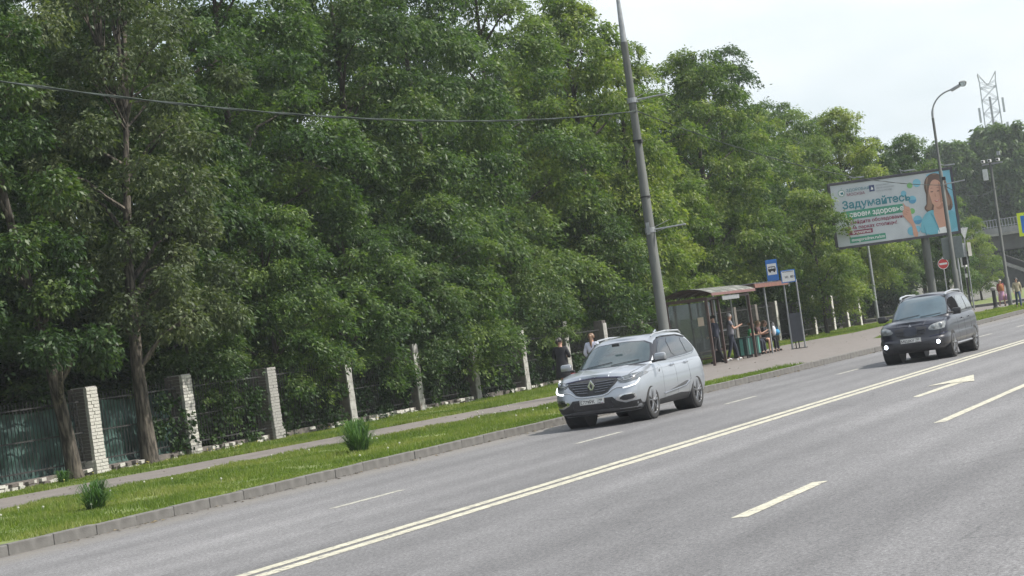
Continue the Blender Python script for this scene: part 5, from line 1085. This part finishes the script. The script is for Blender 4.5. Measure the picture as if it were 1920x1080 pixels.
ribbon('wiper',bG,[(-.5,1.08),(.02,1.13)],'f',BLACKP,rt,w=.014,off=.02); ribbon('wiper',bG,[(.05,1.08),(.55,1.12)],'f',BLACKP,rt,w=.014,off=.02)
py_=proj(bL,Vector((0,-6,.56)),Vector((0,1,0)),.03); plate(c,'М023КУ','799',.52,.112,py_.y,.555)

# ------------------------------------------------------------------ people
SKIN=pm('skin',(.48,.28,.20),(.42,.24,.17),.55); 
def skinned(name,J,E_,mat,parent,rootv,sub=1,scale=1.0):
    names=list(J); idx={k:i for i,k in enumerate(names)}; me=bpy.data.meshes.new(name); me.from_pydata([J[k][:3] for k in names],[(idx[a],idx[b]) for a,b in E_],[])
    o=bpy.data.objects.new(name,me); COL.objects.link(o); md=o.modifiers.new('s','SKIN'); md.use_smooth_shade=True
    for i,k in enumerate(names):
        r=J[k][3:]; v=me.skin_vertices[0].data[i]; v.radius=(r[0]*scale,(r[1] if len(r)>1 else r[0])*scale); v.use_root=(k==rootv)
    sb=o.modifiers.new('u','SUBSURF'); sb.levels=sub; sb.render_levels=sub
    dg=bpy.context.evaluated_depsgraph_get(); m2=bpy.data.meshes.new_from_object(o.evaluated_get(dg)); bpy.data.objects.remove(o); m2.materials.clear(); m2.name=name
    m2.polygons.foreach_set('use_smooth',[True]*len(m2.polygons)); return link(name,m2,mat,parent)
def V3(*a): return Vector(a)
def person(loc,rz,label,pose,top,bottom,hair,shoes,h=1.68,hairlen=0,topname='jacket',botname='trousers',coat=None,skirt=None,sleeves=True,child=None,cat='person',shorts=False,hood=None):
    k=h/1.70; root=empty('person',loc,rz,label,cat); root.scale=(k,k,k)
    p=dict(pelvis=V3(0,0,.94),waist=V3(0,0,1.09),chest=V3(0,0,1.28),neckb=V3(0,0,1.42),neck=V3(0,.015,1.485),head=V3(0,.035,1.575),crown=V3(0,.025,1.645))
    for s,n in((-1,'L'),(1,'R')):
        p.update({'sh'+n:V3(s*.165,0,1.375),'el'+n:V3(s*.205,-.03,1.10),'wr'+n:V3(s*.215,.05,.86),'hip'+n:V3(s*.085,0,.90),'kn'+n:V3(s*.095,.015,.50),'an'+n:V3(s*.10,-.02,.09),'toe'+n:V3(s*.115,.14,.035)})
    p.update({a:V3(*b) for a,b in pose.items() if a!='face'})
    rad=dict(pelvis=(.120,),waist=(.104,),chest=(.118,),neckb=(.075,.065),neck=(.05,.052),head=(.075,.092),crown=(.058,.072))
    for n in 'LR': rad.update({'sh'+n:(.055,),'el'+n:(.038,),'wr'+n:(.026,),'hip'+n:(.085,),'kn'+n:(.055,),'an'+n:(.037,),'toe'+n:(.034,)})
    J={q:(*p[q],*rad[q]) for q in p}
    E_=[('pelvis','waist'),('waist','chest'),('chest','neckb'),('neckb','neck'),('neck','head'),('head','crown')]
    for n in 'LR': E_+=[('chest','sh'+n),('sh'+n,'el'+n),('el'+n,'wr'+n),('pelvis','hip'+n),('hip'+n,'kn'+n),('kn'+n,'an'+n),('an'+n,'toe'+n)]
    # hands: palm and five bent fingers
    for n,s in(('L',-1),('R',1)):
        w=p['wr'+n]; d=(w-p['el'+n]).normalized(); side=d.cross(V3(0,1,.2)).normalized()*s; fwd=side.cross(d).normalized()
        if fwd.y<0 and abs(fwd.y)>.5: fwd=-fwd
        J['pa'+n]=(*(w+d*.055),.030,.020); E_.append(('wr'+n,'pa'+n))
        for i,(o_,ln) in enumerate(((-.030,.062),(-.010,.074),(.011,.070),(.030,.054))):
            a=w+d*.095+fwd*o_; b=a+d*ln*.55+side*-.006; c_=a+d*ln*.85-side*.028
            J['f%s%d'%(n,i)]=(*a,.0095); J['g%s%d'%(n,i)]=(*b,.0085); J['h%s%d'%(n,i)]=(*c_,.0075); E_+=[('pa'+n,'f%s%d'%(n,i)),('f%s%d'%(n,i),'g%s%d'%(n,i)),('g%s%d'%(n,i),'h%s%d'%(n,i))]
        a=w+d*.04-fwd*.035-side*.01; b=a+d*.035-fwd*.018-side*.02
        J['t%s'%n]=(*a,.011); J['u%s'%n]=(*b,.009); E_+=[('pa'+n,'t%s'%n),('t%s'%n,'u%s'%n)]
    hd=p['head']; up_=(p['crown']-p['neck']).normalized(); face=pose.get('face'); fd=(Vector(face) if face else V3(0,1,0)).normalized()
    J['nose']=(*(hd+fd*.093-up_*.005),.012); E_.append(('head','nose'))
    for q in ('pelvis','waist','chest','hipL','hipR'): J[q]=(*J[q][:3],*[v*.74 for v in J[q][3:]])
    body=skinned('body',J,E_,SKIN,root,'pelvis')
    sd_=fd.cross(up_).normalized()
    for s in(-1,1):
        e=MB(); e.lathe([(0,-.011),(.010,-.005),(.010,.005),(0,.011)],tuple(hd+fd*.083+sd_*s*.032+up_*.012),8); e.build('eye',BLACKP,body,smooth=True)
        MB().lathe([(0,-.028),(.012,-.018),(.014,.01),(0,.028)],tuple(hd+sd_*s*.083-fd*.005),8).build('ear',SKIN,body,smooth=True)
    MB().tube([hd+fd*.087-up_*.042-sd_*.022,hd+fd*.093-up_*.044,hd+fd*.087-up_*.042+sd_*.022],.006,6).build('mouth',LIP,body,smooth=True)
    # top
    def sub_(keys,add,edges):
        return {q:(*p[q],*[r+add.get(q,add['*']) for r in rad[q]]) for q in keys},edges
    keys=['pelvis','waist','chest','neckb','shL','shR','elL','elR']; ed=[('pelvis','waist'),('waist','chest'),('chest','neckb'),('chest','shL'),('shL','elL'),('chest','shR'),('shR','elR')]
    if sleeves: keys+=['wrL','wrR']; ed+=[('elL','wrL'),('elR','wrR')]
    Jt,ed=sub_(keys,{'*':.022,'pelvis':.026,'neckb':.006,'wrL':.014,'wrR':.014},ed)
    if not sleeves:
        for n in 'LR': q=p['sh'+n].lerp(p['el'+n],.6); Jt['el'+n]=(*q,.058)
    q=p['pelvis'].lerp(p['waist'],-.45); Jt['hem']=(*q,.138); ed=ed+[('pelvis','hem')]
    skinned(topname,Jt,ed,top,root,'chest')
    keys=['waist','pelvis','hipL','hipR','knL','knR']; ed=[('waist','pelvis'),('pelvis','hipL'),('hipL','knL'),('pelvis','hipR'),('hipR','knR')]
    if not shorts and skirt is None: keys+=['anL','anR']; ed+=[('knL','anL'),('knR','anR')]
    if skirt is None:
        Jb,ed=sub_(keys,{'*':.014,'anL':.02,'anR':.02},ed); Jb['waist']=(*p['waist'].lerp(p['pelvis'],.35),.122)
        if shorts:
            for n in 'LR': q=p['hip'+n].lerp(p['kn'+n],.85); Jb['kn'+n]=(*q,.082)
        skinned(botname,Jb,ed,bottom,root,'pelvis')
    else:
        m=MB(); n=22; V=[]; a,b=skirt; lv=10
        for i in range(lv+1):
            t=i/lv; z=a+(b-a)*t; 
            for j in range(n): q=6.283*j/n; rx=.155+.07*t+.012*math.sin(j*2.1+i)*t; V.append((rx*math.cos(q),(rx*.78)*math.sin(q),z))
        m.add(V,[(i*n+j,i*n+(j+1)%n,(i+1)*n+(j+1)%n,(i+1)*n+j) for i in range(lv) for j in range(n)]); m.build(botname,bottom,root,smooth=True,ang=80)
    for n in 'LR':
        a_,t_=p['an'+n],p['toe'+n]; 
        skinned('shoe',{'a':(*(a_+V3(0,-.01,-.03)),.048),'h':(*(a_+V3(0,-.03,-.055)),.036),'m':(*a_.lerp(t_,.55),.044),'t':(*t_,.036)},[('a','h'),('a','m'),('m','t')],shoes,root,'a')
    # hair
    hb=MB(); rs=random.Random(int(abs(loc[0]*100+loc[1]*10))); V=[]; nu,nv=16,9; cen=hd+up_*.02-fd*.016
    for i in range(nv+1):
        th=math.pi*.60*i/nv
        for j in range(nu):
            ph=6.283*j/nu; dirv=up_*math.cos(th)+(fd*math.cos(ph)+sd_*math.sin(ph))*math.sin(th); r=.103+.004*math.sin(j*3+i*2)
            ff=max(0,math.cos(ph)); 
            if ff>.35 and th>.75: dirv=(dirv-fd*.55*ff).normalized(); r=.090
            V.append(cen+dirv*r)
    hb.add(V,[(i*nu+j,i*nu+(j+1)%nu,(i+1)*nu+(j+1)%nu,(i+1)*nu+j) for i in range(nv) for j in range(nu)])
    if hairlen:
        q=cen-fd*.075; dn=V3(0,0,-1)*.75+(-up_)*.25; hb.tube([q+up_*.05,q,q+dn*hairlen*.5-fd*.035,q+dn*hairlen-fd*.015],[.06,.075,.062,.02],10,flat=.6)
    hb.build('hair',hair,root,smooth=True,ang=80)
    return root,p
def cloth(n,a,b=None,r=.85): return pm('cloth_'+n,a,b or tuple(q*.75 for q in a),r,scale=9,bump=.15,bscale=60)
HB=pm('hair_black',(.018,.015,.014),(.03,.025,.02),.5,scale=30); HN=pm('hair_brown',(.20,.115,.06),(.11,.065,.04),.5,scale=30); HBL=pm('hair_blond',(.34,.24,.14),(.22,.15,.09),.5,scale=30); HG=pm('hair_grey',(.40,.39,.38),(.3,.29,.28),.5,scale=30)
CB=cloth('black',(.018,.018,.022)); CN=cloth('navy',(.025,.03,.05)); CW=cloth('white_lilac',(.60,.62,.72),(.52,.54,.66)); CJ=cloth('jeans',(.05,.075,.14)); SH=cloth('shoe_dark',(.03,.03,.03)); SHW=cloth('shoe_white',(.6,.6,.58)); CG=cloth('green',(.05,.30,.10)); CGr=cloth('grey',(.20,.20,.23)); RDC=cloth('red',(.20,.03,.03)); BEI=cloth('beige',(.36,.31,.22)); PNK=cloth('pink',(.42,.24,.36)); ORG=cloth('orange',(.34,.13,.04))
walk=dict(knL=(-.09,.16,.51),anL=(-.09,.20,.10),toeL=(-.10,.35,.06),knR=(.09,-.03,.49),anR=(.10,-.26,.15),toeR=(.11,-.13,.05),elL=(-.215,-.10,1.10),wrL=(-.21,-.10,.87),elR=(.215,.02,1.10),wrR=(.20,.16,.90))
r_,p_=person((-23.45,56.0,.126),R(6),'woman in a loose black top and skirt walking away, left of the silver car',dict(elL=(-.24,.02,1.14),wrL=(-.14,.20,1.08),elR=(.25,-.02,1.13),wrR=(.16,.19,1.14),knL=walk['knL'],anL=walk['anL'],toeL=walk['toeL'],knR=walk['knR'],anR=walk['anR'],toeR=walk['toeR'],face=(.45,.85,-.1)),CB,CB,HB,SH,h=1.70,hairlen=.10,topname='loose_top',botname='skirt',skirt=(1.20,.55))
m=MB().tube([(-.27,.05,.95),(-.30,.03,.80)],[.03,.05],8); m.build('sleeve_cuff',CB,r_,smooth=True)
tag(MB().box((-23.13,55.92,.98),(.07,.24,.30)).build('handbag',RDC,bevel=.02,smooth=True,loc=(0,0,-.34)),'small red bag hanging beside the woman in black','bag')
person((-23.15,57.7,.126),R(4),'long haired woman in a white and lilac hoodie walking away just behind the silver car',dict(walk,elL=(-.25,-.02,1.12),wrL=(-.20,.13,1.0),elR=(.25,.0,1.12),wrR=(.20,.16,.98)),CW,CJ,HN,SHW,h=1.70,hairlen=.34,topname='hoodie')
person((-24.1,71.75,.126),R(80),'person in dark clothes standing inside the bus shelter beside its glass end wall',dict(knL=(-.09,.08,.5),anL=(-.12,.10,.09),toeL=(-.13,.26,.035),knR=(.1,-.02,.5),anR=(.13,-.16,.10),toeR=(.15,-.01,.04),elL=(-.21,.02,1.10),wrL=(-.16,.18,.98),face=(.1,1,-.35)),CN,CB,HB,SH,h=1.72,hairlen=.05)
person((-23.85,72.75,.126),R(-60),'slim person in grey with bare forearms standing in the shelter',dict(elR=(.22,.08,1.12),wrR=(.14,.30,1.20),elL=(-.22,.05,1.12),wrL=(-.12,.28,1.18),knL=(-.08,.12,.5),anL=(-.09,.18,.09),toeL=(-.10,.33,.035),knR=(.09,-.08,.5),anR=(.10,-.22,.12),toeR=(.11,-.08,.04),face=(.2,1,-.4)),CGr,CN,HG,SHW,h=1.72,sleeves=False,topname='t_shirt')
sit=lambda dx=0:dict(pelvis=(0,0,.56),waist=(0,.0,.70),chest=(0,.03,.89),neckb=(0,.04,1.03),neck=(0,.06,1.09),head=(0,.09,1.175),crown=(0,.085,1.245),shL=(-.165,.03,.985),shR=(.165,.03,.985),elL=(-.21,.10,.74),wrL=(-.10,.30,.76),elR=(.21,.10,.74),wrR=(.10,.30,.78),hipL=(-.09,.02,.54),hipR=(.09,.02,.54),knL=(-.11,.44,.54),knR=(.11,.44,.54),anL=(-.11,.48,.09),anR=(.12,.42,.09),toeL=(-.12,.64,.035),toeR=(.14,.58,.035))
person((-24.55,77.25,.126),R(-90),'seated woman in a bright green top at the bus stop, beside the green bins',dict(sit(),face=(-.3,1,-.3)),CG,CN,HN,SH,h=1.66,hairlen=.05,sleeves=False,topname='green_top')
person((-24.5,77.95,.126),R(-84),'seated fair haired woman with bare arms, right of the woman in green',dict(sit(),face=(.3,1,-.5),wrR=(.0,.36,.86)),cloth('dark_plum',(.10,.05,.05)),CB,HBL,SH,h=1.68,hairlen=.12,sleeves=False,topname='vest',shorts=True)
person((-24.5,78.8,.126),R(-90),'seated person in dark clothes with blue and white bags on the lap',dict(sit(),face=(-.2,1,-.5)),CB,CB,HN,SH,h=1.64,hairlen=.16)
def bag(name,loc,s,mt,label,rz=0):
    b=empty(name,loc,rz,label,'bag'); m=MB(); n=14; V=[]
    for i in range(7):
        t=i/6; r=math.sin(math.pi*(.12+.80*t))**.6
        for j in range(n): q=6.283*j/n; V.append((s[0]/2*r*math.cos(q)*(1+.1*math.sin(3*j+i)),s[1]/2*r*math.sin(q)*(1+.08*math.sin(2*j)),s[2]*t))
    m.add(V,[(i*n+j,i*n+(j+1)%n,(i+1)*n+(j+1)%n,(i+1)*n+j) for i in range(6) for j in range(n)]+[tuple(range(n))[::-1],tuple(range(6*n,7*n))]); m.build('bag_body',mt,b,smooth=True,ang=70)
    m=MB().tube([(-s[0]*.25,0,s[2]*.9),(-s[0]*.2,0,s[2]*1.25),(0,0,s[2]*1.38),(s[0]*.2,0,s[2]*1.25),(s[0]*.25,0,s[2]*.9)],.012,6); m.build('handle',mt,b,smooth=True); return b
bag('shopping_bag',(-24.02,78.85,.74),(.26,.36,.24),cloth('bright_blue',(.03,.22,.42)),'bright blue bag on the lap of the seated person at the bus stop')
bag('shopping_bag',(-23.98,78.4,.76),(.16,.22,.36),cloth('bag_white',(.62,.63,.66)),'white bag held between two seated people at the bus stop')
r_,p_=person((-22.95,118.0,.126),R(-150),'woman in a red and orange dress with a pink bag walking beside the dark bollard',dict(walk),RDC,PNK,HG,SH,h=1.5,topname='red_top',botname='long_dress',skirt=(1.12,.35))
tag(MB().lathe([(.16,.84),(.175,.98),(.165,1.12),(.08,1.235),(.04,1.24)],(-22.95,118.0,.126),18).build('orange_scarf',ORG,smooth=True),'orange shawl round the woman in red','shawl')
bag('pink_bag',(-22.65,117.85,.42),(.26,.30,.36),PNK,'pinkish bag carried by the woman in red and orange')
person((-19.75,105.6,.126),R(-165),'person in a beige jacket and dark blue trousers at the right edge of the picture',dict(walk),BEI,CJ,HB,SH,h=1.5)

# ------------------------------------------------------------------ far right: embankment, overpass, trees, mast
EMB=pm('rubble_slope',(.13,.125,.11),(.065,.065,.05),.95,scale=1.2,bump=1,bscale=6)
def mound(name,x0,x1,y0,y1,hf,mat,seed,nx=60,ny=40):
    rs=np.random.RandomState(seed); X=np.linspace(x0,x1,nx); Y=np.linspace(y0,y1,ny); V=[]
    for y in Y:
        for x in X: V.append((x,y,hf(x,y)+rs.uniform(-.07,.07)))
    Q=np.array([(j*nx+i,j*nx+i+1,(j+1)*nx+i+1,(j+1)*nx+i) for j in range(ny-1) for i in range(nx-1)]); me=npmesh(name,np.array(V),Q); me.materials.append(mat); me.polygons.foreach_set('use_smooth',[True]*len(Q)); return tag(link(name,me,None),kind='structure')
def sstep(a,b,v): t=min(1,max(0,(v-a)/(b-a))); return t*t*(3-2*t)
OY=232   # overpass near edge
TOP=6.2
def eh(x,y): xf=-31-(y-150)*.155; return .08+TOP*min(1,max(0,(xf-x)/11))*(sstep(150,205,y) if y<250 else 1)
mound('embankment',-150,-33,148,266,eh,EMB,3,110,60)
# overpass
ov=empty('overpass',(-40,OY,0),0,'grey concrete road overpass with a metal railing behind the trees at the right edge','overpass')
OX0,OX1=-62+40,60+40
MB().box(((OX0+OX1)/2,7,6.25),(OX1-OX0,16,.5)).build('deck',CONC,ov); MB().box(((OX0+OX1)/2,-1.02,6.55),(OX1-OX0,.10,.62)).build('parapet',pm('parapet',(.24,.24,.24),(.16,.16,.155),.85,scale=1.5),ov)
for k,y_ in enumerate((.2,4.5,9,13.5)): MB().box(((OX0+OX1)/2,y_,5.22),(OX1-OX0,.6,1.6)).build('girder',pm('girder',(.09,.088,.085),(.06,.06,.058),.9,scale=1.2),ov)  # girder colour darkened to carry the shade under the deck
for z_ in(7.0,7.75): MB().box(((OX0+OX1)/2,-.9,z_),(OX1-OX0,.05,.06)).build('railing_rail',GALV,ov)
rb=MB().box((0,0,0),(.05,.05,.9)).mesh('railing_bar'); rb.materials.append(GALV)
x_=OX0+.3
while x_<OX0+44: link('railing_bar',rb,None,ov,(x_,-.9,7.32)); x_+=.32
for px in(-10+14,22,40):
    for yy in(2,7,12): MB().lathe([(.45,0),(.45,4.9)],(px,yy,0),14).build('pier',CONC,ov,smooth=True)
    MB().box((px,7,4.75),(1.1,14,.5)).build('pier_cap',CONC,ov)
MB().box((-12.4,7,2.6),(.8,15.6,5.2)).build('abutment',CONC,ov)
AB=pm('abutment_shaded',(.06,.06,.06),(.035,.035,.035),.95,scale=2)  # deck shade put into the slope's concrete as a dark colour
MB().add([(x-40+0,y,z) if 0 else (x,y,z) for x,y,z in [(-12,.5,-.1),(1,.5,-.1),(-7.5,.5,4.3),(-12,.5,4.3),(-12,15,-.1),(1,15,-.1),(-7.5,15,4.3),(-12,15,4.3)]],[(0,1,2,3),(4,7,6,5),(1,5,6,2),(0,4,5,1),(3,2,6,7),(0,3,7,4)]).build('abutment_slope',AB,ov)
# pale kerb running down the slope under the deck
a=Vector((-47.3,OY+.25,4.15)); b=Vector((-39.2,OY+.25,.0)); d=b-a; m=MB(); m.box(tuple((a+b)/2+Vector((0,0,.35))),(d.length,.5,.35),0,Matrix.Rotation(math.atan2(-d.z,d.x),3,'Y')); tag(m.build('slope_parapet',CONC),'pale concrete kerb running down the slope under the overpass','parapet')
# mid distance trees
MT=[(-38.0,143,K5,.95,1.0,LEAF_F,'small dark tree standing on the grass beyond the side road, left of the billboard post'),
(-34.6,143,K3,.60,.62,LEAF_M,'green tree with several slim trunks just behind the billboard post'),
(-33.2,152,K5,.85,.85,LEAF_M,'green tree behind the round no entry sign'),
(-33.2,163,K5,.70,.76,LEAF_Y,'bright yellow-green maple to the right of the curved street lamp, in front of the overpass'),
(-35.8,156,K4,.9,.93,LEAF_M,'bright tree whose top shows above the middle of the billboard'),(-39.5,143.5,K1,.92,.95,LEAF_D,'dark tree beyond the end of the fence, seen over the pale post'),(-36.5,145,K4,.92,.90,LEAF_D,'dark tree behind the lower edge of the billboard'),
(-46,122,K3,1,1,LEAF_D,'dark wood edge tree beyond the fence end'),(-52,144,K1,.95,.95,LEAF_D,'dark wood tree far beyond the fence end')]
for x,y,k,s,sz,lm,lab in MT: plant_tree(k,x,y,s,rnd.uniform(0,6),lab,lm=lm,sz=sz,z=.1)
KF=tree_kind(9,19.8,4.3,3.0,130,110,.55,LEAF_F,br=.19,hang=.9,lean=1.2,inner=.2,flatb=1.25)
FT=[(-60.5,258,.98,'dull green far tree rising over the right half of the billboard top edge'),(-56.5,264,1.0,'dull green far tree right behind the curved arm of the street lamp'),(-53,256,.97,'dull green far tree just right of the curved street lamp'),(-50,263,1.06,'tallest dull green far tree, in front of the foot of the lattice mast'),(-46.5,257,1.03,'dull green far tree right of the lattice mast'),(-43.0,264,1.0,'dull green far tree at the right edge of the picture behind the overpass'),(-64,266,.97,'far dull green tree between the wood and the billboard'),(-33,290,.8,'far tree seen through the opening under the overpass')]
for x,y,s,lab in FT: plant_tree(KF,x,y,s,rnd.uniform(0,6),lab,name='far_tree',group='far trees beyond the overpass')
for x,y in((-20,300),(-10,305),(0,300),(-46,300),(-70,285),(-58,290)): plant_tree(KF,x,y,.9,rnd.uniform(0,6),'far tree beyond the overpass, only its foliage visible',name='far_tree',group='furthest trees beyond the overpass')
for i in range(9):
    o=link('shrub',SB,None,None,(-36-i*2.4+rnd.uniform(-.8,.8),141+rnd.uniform(-3,7),.1)); s=rnd.uniform(.8,1.1); o.scale=(s*1.4,s*1.4,s*.9); tag(o,'low green shrub on the grass beyond the side road','shrub','shrubs beyond the side road')
# lattice mast
mt=empty('lattice_mast',(-57.0,305,0),R(12),'pale steel lattice telecom mast with antennas above the far trees','mast')
m=MB(); MG=pm('mast_pale',(.42,.45,.47),(.36,.38,.40),.6); w0,w1=1.9,1.55; HZ=29.2
cs_=[(-1,-1),(1,-1),(1,1),(-1,1)]
def mp_(c,z): w=(w0+(w1-w0)*z/HZ) if z<HZ else w1; return Vector((c[0]*w*.72,c[1]*w*.72,z))
for c_ in cs_: m.tube([mp_(c_,0),mp_(c_,HZ)],.065,6)
zs=[i*1.9 for i in range(15)]+[HZ-.9]
m.build('mast_leg',MG,mt); m=MB()
for z_ in zs:
    for k in range(4): a,b=cs_[k],cs_[(k+1)%4]; m.tube([mp_(a,z_),mp_(b,z_)],.038,5); m.tube([mp_(a,z_),mp_(b,min(HZ,z_+1.9))],.032,5); m.tube([mp_(b,z_),mp_(a,min(HZ,z_+1.9))],.032,5)
tag(m.build('lattice_brace',MG,mt),kind='stuff')
for k in range(4):
    c_=cs_[k]; a=mp_(c_,HZ); e=a+Vector((c_[0]*.15,c_[1]*.15,1.2)); MB().tube([a,e],.05,6).build('corner_rod',GALV,mt); MB().tube([e,Vector((0,0,HZ-.6))],.04,5).build('stay',GALV,mt)
for k,(x_,y_,z_) in enumerate(((-1.7,-1.2,24.5),(1.7,-1.2,25.5),(1.9,-1.0,22.0),(-1.6,-1.3,21))):
    MB().box((x_,y_,z_),(.32,.18,2.1)).build('panel_antenna',pm('antenna_pale',(.5,.52,.53),None,.5),mt,bevel=.03)
MB().box((0,0,24),(.3,.3,6)).build('cable_ladder',GALV,mt)
for i in range(11):  # unseen row added so the car sides reflect dark foliage
    plant_tree([K2,K1,K3][i%3],58+rnd.uniform(-1.5,2),12+i*9.5+rnd.uniform(-2,2),.85,rnd.uniform(0,6),'unseen roadside tree added across the road for dark reflections in the cars',group='unseen trees added across the road for reflections')
# ------------------------------------------------------------------ haze
hz=MB().box((-20,170,24),(340,520,51)); me=hz.mesh('haze'); hm=bpy.data.materials.new('haze'); hm.use_nodes=True; t=hm.node_tree; t.nodes.clear(); o=t.nodes.new('ShaderNodeOutputMaterial'); v=t.nodes.new('ShaderNodeVolumePrincipled'); v.inputs['Color'].default_value=(.86,.91,.97,1); v.inputs['Density'].default_value=.00033; v.inputs['Anisotropy'].default_value=.3
t.links.new(v.outputs[0],o.inputs['Volume']); tag(link('haze',me,hm),kind='stuff')
